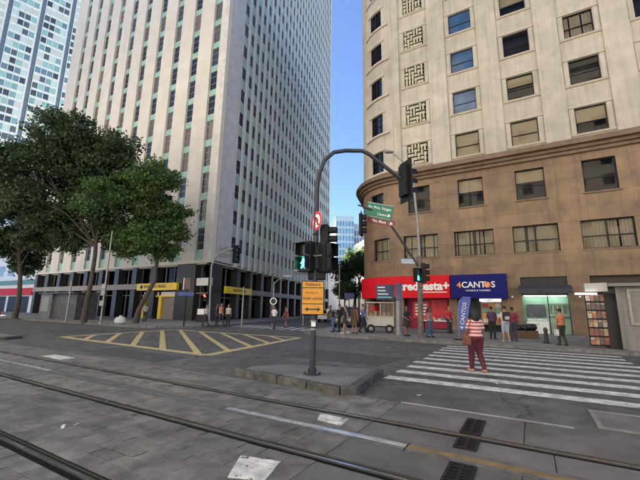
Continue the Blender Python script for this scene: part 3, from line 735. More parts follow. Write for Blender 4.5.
for k in (3,4,5): 
    h=shop[k+1]; MB().box(h[0],h[1],.3,.34,.13,3.95).build('roller_shutter',mat('shutter_brown',(.035,.024,.02),.6,.1,3),bld)
# lamps on the wall beside the signs
for a in (-5.1,-1.0,2.9,-4.9):
    o=MB().box(a-.06,a+.06,-.12,0,2.55,2.68).build('wall_lamp',white,bld)
# ---- shop signs
s=thing('shop_sign','red curved shop fascia sign with white lettering','sign',W(*BP),ROT)
m=MB(); fbox(m,-13.2,-5.12,-.55,-.02,2.52,4.28); m.build('sign_board',redm,s,bevel=.012)
t1=text('lettering','credcesta+',.90,white,s,(-7.15,-.556,3.42),bold=.04)
MB().box(-7.3,-5.35,-.562,-.551,2.93,3.0).build('underline_text',white,s)
s=thing('shop_sign','navy blue shop fascia sign reading 4 CANTOS','sign',W(*BP),ROT)
MB().box(-5.02,-1.26,-.85,-.02,2.48,4.22).build('sign_board',bluem,s,bevel=.012)
text('lettering','4',.62,orangem,s,(-4.42,-.856,3.45),bold=.02)
text('lettering','CANT',.60,white,s,(-3.42,-.856,3.45),bold=.02)
text('lettering','S',.60,white,s,(-2.12,-.856,3.45),bold=.02)
e=MB(); e.cyl((-2.50,-.856,3.45),(-2.50,-.868,3.45),.21,n=20); e.build('globe_emblem',orangem,s)
e=MB(); e.tube([(-2.62,-.87,3.37),(-2.5,-.872,3.46),(-2.38,-.87,3.56)],.022,6); e.build('emblem_streak',white,s)
text('lettering','VIAGENS & TURISMO',.155,white,s,(-3.15,-.856,3.04),bold=.012,sx=1.15)
# ------------------------------------------------------------------ trees
import numpy as np
def leafmat(name,c1,c2):
    m=bpy.data.materials.new(name); m.use_nodes=True; N=m.node_tree.nodes; L=m.node_tree.links; N.remove(N['Principled BSDF'])
    tc=N.new('ShaderNodeTexCoord'); n=N.new('ShaderNodeTexNoise'); n.inputs['Scale'].default_value=1.3; n.inputs['Detail'].default_value=6; n.inputs['Roughness'].default_value=.75; L.new(tc.outputs['Object'],n.inputs['Vector'])
    r=N.new('ShaderNodeValToRGB'); r.color_ramp.elements[0].position=.36; r.color_ramp.elements[1].position=.66; r.color_ramp.elements[0].color=(*c1,1); r.color_ramp.elements[1].color=(*c2,1); L.new(n.outputs[0],r.inputs[0])
    d=N.new('ShaderNodeBsdfPrincipled'); d.inputs['Roughness'].default_value=.5; d.inputs['Specular IOR Level'].default_value=.35; L.new(r.outputs[0],d.inputs['Base Color'])
    t=N.new('ShaderNodeBsdfTranslucent'); L.new(r.outputs[0],t.inputs[0]); x=N.new('ShaderNodeMixShader'); x.inputs[0].default_value=.3
    L.new(d.outputs[0],x.inputs[1]); L.new(t.outputs[0],x.inputs[2]); L.new(x.outputs[0],N['Material Output'].inputs[0]); return m
leafd=leafmat('leaf_dark',(.022,.042,.022),(.075,.125,.05)); leafg=leafmat('leaf_green',(.03,.065,.018),(.13,.215,.055)); leafl=leafmat('leaf_light',(.05,.1,.02),(.18,.26,.06))
bark=mat('bark',(.075,.06,.05),.9,.25,5,bump=.6,bscale=18)
def tree(name,label,loc,trunk,rads,blobs,nleaf,ls,lm,seed,group=None):
    rg=np.random.default_rng(seed); t=thing(name,label,'tree',loc,0,group)
    mb=MB(); mb.tube(trunk,rads,12); top=Vector(trunk[-1]); rt=rads[-1]
    for (x,y,z,r) in blobs:
        e=Vector((x,y,z)); k=Vector(trunk[-2]).lerp(top,rg.uniform(.2,1)); mid=k.lerp(e,.5)+Vector((rg.normal(0,.35),rg.normal(0,.35),rg.uniform(-.2,.7)))
        mb.tube([k,k.lerp(mid,.5)+Vector((0,0,.1)),mid,e],[rt*.75,rt*.5,rt*.36,.04],7)
        for q in range(5):
            a_=mid.lerp(e,rg.uniform(.1,.9)); b_=e+Vector(rg.normal(0,r*.55,3)); mb.tube([a_,a_.lerp(b_,.5)+Vector(rg.normal(0,.15,3)),b_],[.05,.032,.012],5)
    mb.build('trunk',bark,t,smooth=True)
    vol=np.array([b[3]**2 for b in blobs]); vol=vol/vol.sum(); P=[]
    for (x,y,z,r),f in zip(blobs,vol):
        n=int(nleaf*f); ns=max(8,int(16*r)); d=rg.normal(size=(ns,3)); d/=np.linalg.norm(d,axis=1)[:,None]
        cs=np.array((x,y,z))+d*(r*rg.uniform(.35,1.05,(ns,1)))*np.array((1,1,.8)); idx=rg.integers(0,ns,n); sp=rg.uniform(.24,.5,ns)*(.6+.2*r)
        P.append(cs[idx]+rg.normal(size=(n,3))*sp[idx][:,None]*np.array((1,1,.62)))
    P=np.concatenate(P); n=len(P)
    u=rg.normal(size=(n,3)); u/=np.linalg.norm(u,axis=1)[:,None]; w=rg.normal(size=(n,3))+np.array((0,0,.8)); v=np.cross(u,w); v/=np.linalg.norm(v,axis=1)[:,None]
    s=ls*rg.uniform(.6,1.3,(n,1)); a=u*s; b=v*s*.55
    V=np.stack([P-a,P+b*.9-a*.15,P+a,P-b*.9-a*.15],1).reshape(-1,3)
    me=bpy.data.meshes.new('crown'); me.vertices.add(4*n); me.vertices.foreach_set('co',V.ravel()); me.loops.add(4*n); me.loops.foreach_set('vertex_index',np.arange(4*n)); me.polygons.add(n); me.polygons.foreach_set('loop_start',np.arange(n)*4); me.polygons.foreach_set('loop_total',np.full(n,4)); me.update(calc_edges=True)
    me.materials.append(lm); o=bpy.data.objects.new('crown',me); col.objects.link(o); o.parent=t; return t
def blobs(L,seed,dep=2.2):
    rg=random.Random(seed); return [(x,rg.uniform(-dep,dep),z,r) for x,z,r in L]
tree('street_tree','tallest dark leafy street tree before the tower front',(-19.7,30.3,.1),[(0,0,0),(.05,0,1.6),(.15,.05,3.6),(.2,0,5.8),(0,0,8)],[.27,.2,.17,.16,.14],
     blobs([(-2.8,16.6,2.4),(-4.5,15.1,2.4),(-.5,16.0,2.4),(-6.1,14,2.2),(-1.8,14.1,2.7),(1.3,14.6,1.9),(-3.6,12.2,2.1),(-.8,10.8,2.5),(-5.4,10.6,1.9),(-7.3,13.0,1.8),(.9,12.2,1.9),(-2.1,9.4,1.9),(.3,8.1,1.5),(1.6,9.2,1.5),(-4.2,8.6,1.7),(-2.6,7.2,1.5),(-6.6,10.4,1.7),(1.2,7.0,1.1)],1),78000,.155,leafd,11,'street trees by the tower')
tree('street_tree','leaning street tree with brighter green crown beside the yellow bank sign',(-15.2,30.0,.1),[(0,0,0),(.2,0,1.2),(.7,0,2.4),(1.2,.1,3.6),(1.2,.1,5.2),(.7,0,7)],[.26,.2,.18,.16,.15,.12],
     blobs([(-.7,13.4,1.9),(-2.6,12.6,1.8),(1.0,12.0,1.8),(-3.2,10,1.9),(-.5,9.9,2.3),(1.9,9.6,1.6),(-1.7,7.3,1.7),(.6,7.1,1.7),(2.6,7.8,1.1),(-4.2,11.4,1.4),(1.6,6.2,1.0)],2,1.6),60000,.14,leafg,12,'street trees by the tower')
tree('street_tree','dark street tree cut by the left edge of the picture',(-30.3,36.0,.1),[(0,0,0),(.1,0,2),(-.2,0,4.4),(-.8,0,7)],[.28,.21,.18,.15],
     blobs([(-2.4,11.8,3),(.3,8.6,2.2),(-3,8,2.8),(-2.2,14.1,2.3),(1.5,10.8,1.9),(-5.6,12.3,3.2),(2.6,7.6,1.6),(-1.4,6.0,1.8)],3),52000,.165,leafd,13,'street trees by the tower')
tree('far_tree','dense round tree down the side street under the blue tower',(6.0,60,.1),[(0,0,0),(0,0,2.2),(.1,0,4)],[.3,.25,.2],[(-1.9,0,7.4,2.3),(.6,.5,8.9,2.4),(3.2,0,7.6,2.3),(-1.4,-.6,5,2.0),(2.2,-.5,5.1,2.0)],16000,.2,leafd,14,'trees down the side street')
tree('far_tree','light green tree top in sunshine behind the dense round tree',(9.5,85,.1),[(0,0,0),(0,0,5),(.1,0,9)],[.3,.25,.2],[(-2,0,14,2.2),(1.2,.5,14.6,2.3),(3.4,0,12.5,2.0),(-.8,-.6,11.5,2.2),(1.7,-.5,11,2.2)],9000,.24,leafl,15,'trees down the side street')
tree('far_tree','small young tree near the far people in the side street',(3.2,45,.1),[(0,0,0),(0,0,1.6),(.05,0,2.8)],[.1,.08,.06],[(-.5,0,3.9,.8),(.5,.2,4.1,.85),(0,-.2,3.4,.8)],3500,.12,leafd,16,'trees down the side street')
# ------------------------------------------------------------------ signals, poles and signs
lens_off=mat('lens_dark',(.02,.02,.022),.25); lens_g=mat('lens_green',(.05,1,.55),.3,0,1,emit=1.6); lens_r=mat('lens_red',(1,.05,.03),.3,0,1,emit=2.5); hous=mat('signal_housing',(.008,.0085,.0095),.5,.1,6,spec=.25)
def signal(parent,loc,rz,n=3,lit=None,sz=.24,plate=True,ped=False,litmat=lens_g):
    h=MB(); H=n*sz+.06; h.box(-sz*.5-.02,sz*.5+.02,-.06,.14,0,H); o=h.build('signal_head',hous,parent,bevel=.015); o.location=loc; o.rotation_euler=(0,0,rz)
    if plate: MB().box(-sz*.5-.14,sz*.5+.14,.0,.02,-.13,H+.13).build('back_plate',hous,o,bevel=.01)
    for i in range(n):
        z=.03+sz*(i+.5); r=sz*.40
        on=(lit==i)
        if ped:
            MB().box(-r,r,-.066,-.05,z-r,z+r).build('lens',lens_off,o)
            if on:
                f=MB(); f.ball((0,-.075,z+r*.65),(.035,.01,.04)); f.tube([(0,-.075,z+r*.45),(0,-.075,z-.01)],[.035,.028],6); f.tube([(0,-.075,z-.01),(-.055,-.075,z-r*.85)],.018,6); f.tube([(0,-.075,z-.01),(.055,-.075,z-r*.85)],.018,6); f.tube([(0,-.075,z+r*.4),(-.07,-.075,z+.0)],.014,6); f.tube([(0,-.075,z+r*.4),(.07,-.075,z+.01)],.014,6); f.build('walking_figure',litmat,o)
            v=MB(); v.box(-r-.02,r+.02,-.24,-.06,z+r,z+r+.012); v.box(-r-.02,-r-.008,-.2,-.06,z-r,z+r); v.box(r+.008,r+.02,-.2,-.06,z-r,z+r); v.build('visor',hous,o)
        else:
            l=MB(); l.cyl((0,-.05,z),(0,-.075,z),r,r*.9,16); l.build('lens',litmat if on else lens_off,o)
            v=MB(); R=[]
            for y in (-.06,-.26):
                ring=[Vector((r*1.1*cos(t_),y,z+r*1.1*sin(t_))) for t_ in [radians(-30+240*k/12) for k in range(13)]]
                R.append(ring+[Vector(((r*1.1-.012)*cos(t_),y,z+(r*1.1-.012)*sin(t_))) for t_ in [radians(210-240*k/12) for k in range(13)]])
            v.loft(R).build('visor',hous,o,smooth=True)
    return o
cp=thing('signal_pole','dark grey traffic signal pole with arched arm standing on the island','traffic light',W(-4.42,7.12,.15))
CPW=W(-4.42,7.12,.15)
def cx(X,Z): return (X-CPW.x+.02, 0, Z-.15)
b=MB(); b.tube([cx(-.15,.16),cx(-.14,1.6),cx(-.12,3.2),cx(-.12,4.45),cx(-.08,4.9),cx(.06,5.3),cx(.3,5.52),cx(.6,5.57),cx(1.02,5.57),cx(1.2,5.48),cx(1.95,4.86),cx(2.08,4.84)],[.068,.066,.062,.058,.055,.053,.052,.051,.05,.05,.048,.046],14); b.build('pole',steel,cp,smooth=True)
MB().cyl(cx(-.15,.14),cx(-.15,.19),.19,n=16).build('base_plate',steel,cp)
for k in range(4):
    M=Matrix.Translation(cx(-.15,.15))@Matrix.Rotation(k*pi/2+.4,4,'Z'); MB().prism([(.06,0),(.18,0),(.06,.16)],-.008,.008,M@Matrix.Rotation(pi/2,4,'X')).build('gusset',steel,cp)
    MB().cyl(M@Vector((.14,.06,.03)),M@Vector((.14,.06,.09)),.014,n=6).build('bolt',galv,cp)
for z in (1.3,1.12): MB().cyl(cx(-.142,z),cx(-.142,z+.04),.075,n=14).build('pole_band',galv,cp)
MB().box(-.05,.05,-.071,-.066,0,.1,Matrix.Translation(cx(-.142,1.2))).build('sticker',white,cp)
for z in (3.35,3.12,2.5): MB().cyl(cx(-.128,z),cx(-.128,z+.05),.072,n=14).build('clamp',blackmetal,cp)
signal(cp,(cx(-.36,2.5)[0],-.12,2.30),radians(-38),2,0,.33,False,True)
signal(cp,(cx(.17,2.5)[0],-.05,2.30),radians(52),2,None,.33,False,True)
signal(cp,(cx(.14,3.0)[0],.1,2.98),radians(80),2,None,.22,False)
MB().box(cx(-.34,0)[0],cx(.16,0)[0],-.09,.12,2.36,2.92).build('controller_box',hous,cp,bevel=.03)
MB().tube([cx(-.42,2.95),cx(-.3,2.86),cx(-.1,2.82),cx(.1,2.86),cx(.24,2.97)],.018,6).build('cable',galv,cp).location.y=-.16
signal(cp,(cx(.02,2.5)[0],.2,2.30),radians(150),2,None,.3,False,True)
for z in (2.5,3.02): MB().tube([cx(-.4,z),cx(.25,z)],.03,8).build('signal_bracket',blackmetal,cp)
MB().box(cx(-.3,0)[0],cx(.12,0)[0],-.06,.06,2.12,2.32).build('cable_box',blackmetal,cp,bevel=.03)
signal(cp,(cx(2.12,0)[0],0,4.22),radians(110),3,None,.25,True)
# round no-left-turn sign
sg=MB(); sg.cyl((0,0,0),(0,.012,0),.235,n=28); o=sg.build('round_sign',white,cp,loc=(cx(-.11,0)[0],-.1,3.54),rz=radians(-58))
sg=MB(); R1=[[Vector((r*cos(2*pi*k/28),y,r*sin(2*pi*k/28))) for k in range(28)] for r,y in ((.235,-.001),(.235,-.006),(.17,-.006),(.17,-.001))]; sg.loft(R1,False); sg.build('red_ring',mat('sign_red',(.6,.02,.03),.4),o)
sg=MB(); sg.tube([(.05,-.006,-.11),(.05,-.006,.03),(.0,-.006,.07),(-.05,-.006,.07)],.018,4); sg.prism([(-.05,.03),(-.05,.11),(-.12,.07)],.002,.008,Matrix.Rotation(pi/2,4,'X')); sg.build('arrow',blackp,o)
sg=MB(); sg.tube([(-.12,-.009,.12),(.12,-.009,-.12)],.018,4); sg.build('red_bar',MATS['sign_red'],o)
# amber pedestrian sign
o=MB().box(-.265,.265,-.03,0,-.39,.39).build('pedestrian_sign',blackmetal,cp,bevel=.03,loc=(cx(-.165,0)[0],-.075,1.70),rz=radians(-3))
for z0,z1 in ((.24,.37),(-.13,.222),(-.37,-.148)): MB().box(-.245,.245,-.036,-.03,z0,z1).build('amber_panel',amber,o)
text('lettering','Pedestre',.10,blackp,o,(0,-.038,.305),bold=.01,extrude=.001)
text('lettering','olhe para os',.058,blackp,o,(-.02,-.038,.12),extrude=.001)
text('lettering','DOIS LADOS',.078,blackp,o,(0,-.038,-.02),bold=.025,extrude=.001)
a_=MB(); a_.box(-.12,.12,-.04,-.0365,-.275,-.247); a_.prism([(-.11,-.31),(-.11,-.212),(-.185,-.261)],.0365,.04,Matrix.Rotation(pi/2,4,'X')); a_.prism([(.11,-.31),(.11,-.212),(.185,-.261)],.0365,.04,Matrix.Rotation(pi/2,4,'X')); a_.build('double_arrow',blackp,o)
# tall lamp and signal post on the right pavement
lp=thing('lamp_post','tall weathered lamp post with signal arm and street signs on right pavement','lamp post',(5.42,19.2,.13))
post=mat('post_weathered',(.16,.13,.105),.75,.25,5,bump=.3,streak=.3)
MB().tube([(0,0,0),(.03,0,2.0),(.08,0,4.4)],[.15,.14,.13],14).build('post',post,lp,smooth=True)
MB().tube([(.08,0,4.4),(.02,0,6.5),(-.1,0,8.4),(-.3,0,9.4),(-.62,0,9.85)],[.075,.07,.06,.05,.045],12).build('mast',galv,lp,smooth=True)
MB().tube([(-.62,0,9.85),(-1.05,0,10.25),(-1.25,0,10.40)],[.04,.035,.03],8).build('lamp_arm',galv,lp,smooth=True)
h=MB(); h.ball((-1.48,0,10.50),(.30,.14,.09),14,8); h.build('lamp_head',galv,lp,smooth=True)
MB().tube([(.06,-.02,3.7),(-.45,-.02,4.5),(-1.2,-.02,5.7),(-1.62,-.02,6.3),(-2.1,-.02,6.75),(-2.7,-.02,7.05),(-3.3,-.02,7.25)],[.075,.07,.065,.06,.055,.05,.045],10).build('signal_arm',steel,lp,smooth=True)
signal(lp,(-3.1,-.1,5.5),radians(75),3,None,.38,True)
signal(lp,(-.15,-.28,2.95),radians(20),2,0,.34,False,True)
signal(lp,(.30,-.1,2.9),radians(70),3,None,.34,False)
MB().box(-.95,-.15,-.06,-.03,3.95,4.22).build('street_name_plate',mat('pale_blue_plate',(.35,.42,.5),.4),lp)
o=MB().box(-.8,.8,-.02,.02,-.42,.42).build('direction_sign',greensg,lp,loc=(-2.15,-.22,6.86),bevel=.01); o.rotation_euler=(0,radians(17),radians(-28))
f=MB(); f.box(-.77,.77,-.026,-.021,.38,.395); f.box(-.77,.77,-.026,-.021,-.395,-.38); f.build('border_line',white,o)
text('lettering','Av. Pres. Vargas',.21,white,o,(0,-.024,.16),bold=.01,extrude=.002); text('lettering','Centro',.2,white,o,(.25,-.024,-.18),bold=.01,extrude=.002)
a_=MB(); a_.prism([(.58,-.28),(.58,-.06),(.74,-.17)],.022,.027,Matrix.Rotation(pi/2,4,'X')); a_.build('arrow',white,o)
o=MB().box(-.8,.8,-.02,.02,-.17,.17).build('tourist_sign',brownsg,lp,loc=(-2.06,-.22,6.24),bevel=.01); o.rotation_euler=(0,radians(17),radians(-28))
text('lettering','Pça. Mauá',.2,white,o,(-.1,-.024,0),bold=.012,extrude=.002)
a_=MB(); a_.prism([(.55,-.09),(.55,.09),(.72,0)],.022,.027,Matrix.Rotation(pi/2,4,'X')); a_.build('arrow',white,o)
# wayfinding totem
wf=thing('wayfinding_post','grey wayfinding totem with dark blue panel in front of the red shop','sign post',W(-6.85,21.1,.13),0)
MB().tube([(0,0,0),(.02,0,3.0)],[.20,.17],10).build('post',galv,wf,smooth=True)
MB().box(-.20,.22,-.23,-.19,2.0,3.05).build('map_panel',mat('violet_panel',(.10,.09,.16),.4),wf)
MB().box(-1.35,-.24,-.06,.04,2.05,2.95).build('blue_panel',mat('panel_navy',(.014,.04,.10),.4),wf,bevel=.01)
for i,z in enumerate((2.78,2.58,2.38,2.19)): MB().box(-1.26,-1.26+(.45,.5,.65,.85)[i],-.068,-.061,z-.03,z+.035).build('text_bar',white if i!=3 else mat('teal_print',(.2,.5,.5),.5),wf)
MB().box(-1.0,-.85,-.069,-.0605,2.83,2.9).build('red_mark',redm,wf)
# signal pole before the tower corner
sp_=thing('signal_pole','slender signal pole with curved arm before the tower corner','traffic light',(-9.17,30.3,.13))
MB().tube([(0,0,0),(-.1,0,2.5),(-.15,0,4.9),(.05,0,5.6),(.5,0,6.1),(1.2,0,6.4),(2.2,0,6.6)],[.09,.08,.075,.07,.06,.055,.05],10).build('pole',galv,sp_,smooth=True)
signal(sp_,(1.95,-.1,5.3),radians(40),3,None,.42,True)
signal(sp_,(-.45,-.1,1.9),radians(-15),2,1,.3,False,litmat=lens_r)
MB().box(.45,1.5,-.04,.02,6.15,6.55).build('street_sign',mat('sign_slate',(.05,.07,.09),.4),sp_); MB().box(.4,1.45,-.04,.02,5.65,6.05).build('street_sign',MATS['sign_slate'],sp_)
# smaller street furniture near the tower
t=thing('sign_post','dark post with brown board and blue street name plate beside bank','sign post',(-10.1,27.1,.13))
MB().tube([(0,0,0),(0,0,3.3)],[.06,.05],8).build('post',blackmetal,t); MB().box(-.22,.25,-.06,.0,2.75,3.6).build('brown_board',mat('board_brown',(.10,.06,.045),.6),t); MB().box(-.26,-.21,-.1,.05,2.7,3.6).build('white_edge',white,t)
MB().box(-.6,.6,-.05,-.02,2.25,2.5).build('street_name_plate',mat('plate_blue',(.02,.05,.25),.4),t)
t=thing('sandwich_board','small dark pavement sign against the granite pier','sign board',(-10.6,32.2,.13))
MB().box(-.4,.4,-.03,.03,.1,1.35,Matrix.Rotation(-.12,4,'X')).build('front_board',blackmetal,t); MB().box(-.4,.4,.25,.3,.1,1.3,Matrix.Rotation(.1,4,'X')).build('rear_board',blackmetal,t); MB().box(-.3,.3,-.045,-.031,.75,1.25,Matrix.Rotation(-.12,4,'X')).build('white_print',white,t)
def post(name,label,loc,h,r,m=galv,extra=None):
    t=thing(name,label,'post',loc); MB().tube([(0,0,0),(0,0,h*.5),(0,0,h)],[r,r*.9,r*.75],10).build('shaft',m,t,smooth=True); MB().cyl((0,0,0),(0,0,.08),r*1.9,n=12).build('base_plate',m,t)
    MB().ball((0,0,h),(r,r,r*.7),8,5).build('cap',m,t)
    return t
post('metal_post','thin grey post left of the tallest tree',(-20.9,29.9,.13),3.4,.07)
p=post('utility_pole','tall thin pole with small boxes between the two left trees',(-17.0,28.2,.13),7.4,.075)
for z in (1.4,2.2,2.7): MB().box(-.16,.16,-.22,-.06,z,z+.4).build('meter_box',galv,p)
post('metal_post','short grey post in front of the side street bank windows',(-6.0,28.2,.13),3.0,.07)
p=post('sign_post','post with round white sign by the side street crossing',(-3.9,30.6,.13),3.6,.06)
b=MB(); b.cyl((0,-.09,2.0),(0,-.07,2.0),.3,n=20); b.build('round_sign',white,p); MB().cyl((0,-.1,2.0),(0,-.092,2.0),.22,n=20).build('dark_disc',blackp,p)
MB().tube([(0,0,3.5),(.4,0,3.9),(1.0,0,4.2)],.035,8).build('arm',galv,p); MB().box(.8,1.5,-.1,.05,4.1,4.25).build('lamp_head',galv,p)
p=post('sign_post','post carrying a dark rectangular board over the side street',(-1.35,31.2,.13),5.0,.06)
MB().box(-1.0,.7,-.12,-.05,4.35,5.1).build('dark_board',mat('sign_slate',(.05,.07,.09),.4),p); MB().box(-.9,.6,-.128,-.121,4.7,4.74).build('white_line',white,p)
p=post('street_lamp','slim pale lamp post down the side street',(2.4,42,.13),6.5,.09); MB().tube([(0,0,6.3),(-.5,0,6.8),(-1.3,0,6.9)],.04,8).build('lamp_arm',galv,p); MB().box(-1.9,-1.2,-.1,.1,6.85,6.97).build('lamp_head',galv,p)
p=post('sign_post','thin post with small purple board near the far people',(3.2,38,.13),3.4,.05,blackmetal); MB().box(-.5,.55,-.08,-.03,2.5,3.1).build('purple_board',mat('board_purple',(.06,.04,.2),.4),p)
t=thing('rubbish_bag','round white rubbish bag on the kerb by the leaning tree','bag',(-15.7,28.6,.13)); b=MB(); b.rings([(0,.25,.22),(.12,.42,.36),(.35,.43,.38),(.52,.3,.25),(.6,.1,.09),(.68,.12,.1)],14); b.build('sack',mat('bag_white',(.55,.55,.53),.5,.1,8,bump=.4),t,smooth=True); MB().rings([(.57,.105,.095),(.61,.105,.095)],12).build('tie',blackp,t)
for X,Y,lab in ((10.96,17.5,'dark stubby bollard before the lit green shop'),):
    t=thing('bollard',lab,'bollard',(X,Y,.13)); MB().rings([(0,.13,.13),(.06,.13,.13),(.08,.095,.095),(.55,.08,.08),(.58,.1,.1),(.64,.1,.1),(.74,.05,.05)],14).build('shaft',mat('bollard_iron',(.06,.055,.05),.6,.2,8),t,smooth=True); MB().cyl((0,0,0),(0,0,.03),.17,n=14).build('base_ring',blackmetal,t)
t=thing('planter','low brown planter heaped with black bags beside the lit shop','planter',W(-.45,23.6,.13),ROT)
MB().box(-.75,.75,-.35,.35,0,.42).build('box',mat('planter_brown',(.12,.07,.045),.8,.15,5),t,bevel=.02)
for i in range(7): MB().ball((-.55+.18*i,random.uniform(-.12,.12),.5+random.uniform(0,.15)),(.2,.2,.19),10,7).build('black_bag',mat('bag_black',(.012,.012,.014),.35,.2,8,bump=.5),t,smooth=True)
# feather banner
t=thing('feather_banner','blue feather flag with white lettering on the right pavement','banner',(7.30,18.6,.13),radians(8)); t.scale=(.92,.92,.84)
MB().cyl((-.12,0,0),(-.12,0,.05),.28,n=18).build('base',blackmetal,t); MB().tube([(-.12,0,.05),(-.12,0,1.8),(-.02,0,2.35),(.3,0,2.62)],.014,6).build('pole',galv,t)
R=[]
for z,x0,x1 in ((.55,-.10,.22),(.9,-.1,.36),(1.5,-.1,.5),(1.9,-.09,.58),(2.2,-.03,.66),(2.45,.08,.68),(2.60,.26,.66)):
    y=.03*sin(z*4); R.append([Vector((x0,y,z)),Vector((x1,y-.04,z)),Vector((x1,y-.034,z)),Vector((x0,y+.006,z))])
MB().loft(R).build('flag',mat('flag_blue',(.11,.13,.42),.7,.1,3),t)
text('lettering','4 CANTOS',.34,white,t,(.17,-.06,1.45),(pi/2,-radians(80),0),bold=.01,extrude=.002)
# vendor table
t=thing('vendor_table','folding table with white cloth in front of the red shop','table',W(-5.5,25.0,.13),ROT)
MB().box(-1.0,1.0,-.4,.4,.74,.80).build('table_top',white,t); 
for sx in (-.9,.9):
    for sy in (-.32,.32): MB().box(sx-.03,sx+.03,sy-.03,sy+.03,0,.74).build('leg',blackmetal,t)
MB().box(-.95,.95,-.36,.36,.2,.24).build('lower_shelf',mat('shelf_dark',(.06,.035,.03),.7),t)
for i in range(6):
    g=thing('goods_box','small %s box on the vendor table'%('red','cream','orange','white','green','navy')[i],'box',W(-5.5-.75+.3*i,25.0-.1+.1*(i%2),.93),ROT+.2*i,'goods on the vendor table')
    MB().box(-.1,.1,-.08,.08,0,.14+.03*(i%3)).build('carton',(paper+[bluem])[[1,0,2,3,4,5][i]],g); MB().box(-.102,.102,-.02,.02,.141+.03*(i%3),.144+.03*(i%3)).build('tape',white,g)
# food cart
t=thing('food_cart','shiny metal street food cart with glass box and black wheels','food cart',(4.0,23.3,.13),radians(-12))
ss=mat('stainless',(.42,.41,.39),.38,.05,1.2,metal=.6); MB().box(-.85,.85,-.35,.35,.42,1.0).build('cabinet',ss,t,bevel=.02); MB().box(-.9,.9,-.4,.4,1.0,1.05).build('counter_top',ss,t)
for sx in (-.85,.82):
    for sy in (-.35,.32): MB().box(sx,sx+.03,sy,sy+.03,1.05,1.85).build('corner_post',ss,t)
MB().box(-.93,.93,-.42,.42,1.85,1.93).build('roof',ss,t,bevel=.02)
MB().box(-.82,.82,-.34,-.335,1.06,1.84).build('glass_front',glz,t); MB().box(-.02,.02,-.345,-.32,1.05,1.85).build('glass_divider',ss,t)
for i in range(5): MB().box(-.7+.28*i,-.5+.28*i,-.1,.15,1.06,1.25+.08*(i%3)).build('food_tray',(paper+[redm])[(2,0,5,3,2)[i]],t)
MB().box(-.75,-.15,.1,.14,1.3,1.75).build('red_card',redm,t)
for x in (-.6,.55):
    w=MB(); R=[[Vector((x+.26*cos(2*pi*k/20)*s_,y,.26+.26*sin(2*pi*k/20)*s_)) for k in range(20)] for y,s_ in ((-.40,.86),(-.42,1),(-.36,1),(-.34,.86))]
    w=MB(); w.loft(R); o=w.build('wheel',mat('tyre',(.012,.012,.012),.8),t); MB().cyl((x,-.43,.26),(x,-.41,.26),.13,n=14).build('hub',galv,o)
MB().tube([(.85,-.25,.9),(1.15,-.25,.95),(1.15,.25,.95),(.85,.25,.9)],.018,6).build('push_handle',galv,t)
# newspaper kiosk on the right
k=thing('news_kiosk','grey metal newspaper kiosk with open magazine door at right edge','kiosk',W(2.75,18.95,.13),ROT)
kg=mat('kiosk_grey',(.20,.195,.185),.55,.1,1.2,bump=.05,streak=.25,metal=.2)
MB().box(.42,4.6,0,2.3,0,2.55).build('body',kg,k,bevel=.01); MB().box(.12,4.9,-.35,2.6,2.55,2.68).build('roof',kg,k,bevel=.01)
MB().prism([(.12,-.1),(-.62,.1),(-.62,.5),(.12,.6)],2.36,2.72).build('side_canopy',mat('canopy_white',(.4,.39,.36),.6,.08,1.5,streak=.2),k)
MB().box(.37,.5,-.06,.0,.05,2.55).build('corner_frame',kg,k)
f=MB(); f.box(.72,2.6,-.07,-.005,1.0,1.1); f.box(.72,2.6,-.07,-.005,2.35,2.45); f.box(.72,.82,-.07,-.005,1.1,2.35); f.box(2.5,2.6,-.07,-.005,1.1,2.35); f.build('poster_frame',galv,k)
MB().box(.82,2.5,-.03,-.004,1.1,2.35).build('poster_panel',mat('panel_olive',(.17,.165,.14),.35,.1,2),k)
MB().box(.02,.415,.35,2.2,0,2.3).build('dark_inside',dark,k)
d=MB().box(0,.72,.0,.03,.10,2.32).build('open_door',blackmetal,k,loc=(-.66,.14,0),rz=radians(17))
mags=[mat('mag_%d'%i,c,.5,.25,14) for i,c in enumerate(((.36,.15,.07),(.45,.36,.25),(.3,.07,.06),(.4,.25,.14),(.42,.38,.33),(.26,.12,.09),(.12,.1,.1)))]
for i in range(6):
    for j in range(4):
        x0=.02+.175*j; z0=.16+.36*i; c=mags[(i*5+j*3+i*j)%7]
        o=MB().box(x0,x0+.155,-.02,-.001,z0,z0+.30).build('magazine',c,d); MB().box(x0+.01,x0+.145,-.024,-.0205,z0+.22,z0+.28).build('masthead',mags[(i+j+4)%7],o)
MB().box(-1.0,-.25,-.1,.1,2.24,2.3).build('strip_light',mat('strip_lit',(1,1,.95),.4,0,1,emit=.6),k)
# dark kiosk on the far left pavement
k=thing('news_kiosk','dark graffiti covered kiosk beyond the tallest tree on the left','kiosk',W(-41.8,17.6,.13),ROT)
kd=mat('kiosk_dark',(.07,.07,.075),.6,.2,2,streak=.2); MB().box(-2.6,-.2,0,2.2,0,2.5).build('body',mat('kiosk_mid',(.14,.14,.145),.6,.15,2,streak=.2),k); MB().box(-.2,4.2,.25,2.2,0,2.45).build('shutter_wall',kd,k); MB().box(-2.8,4.5,-.25,2.4,2.5,2.62).build('roof',kd,k)
MB().box(-2.2,-.6,-.05,0,.7,2.2).build('poster_panel',mat('panel_grey',(.2,.2,.2),.5),k)
gr_=mat('graffiti_grey',(.28,.26,.28),.7,.3,6)
for i in range(5): MB().tube([(.2+.7*i,.235,.7),(.4+.7*i,.235,1.5),(.6+.7*i,.235,.9),(.75+.7*i,.235,1.6)],.035,5).build('graffiti',gr_,k)
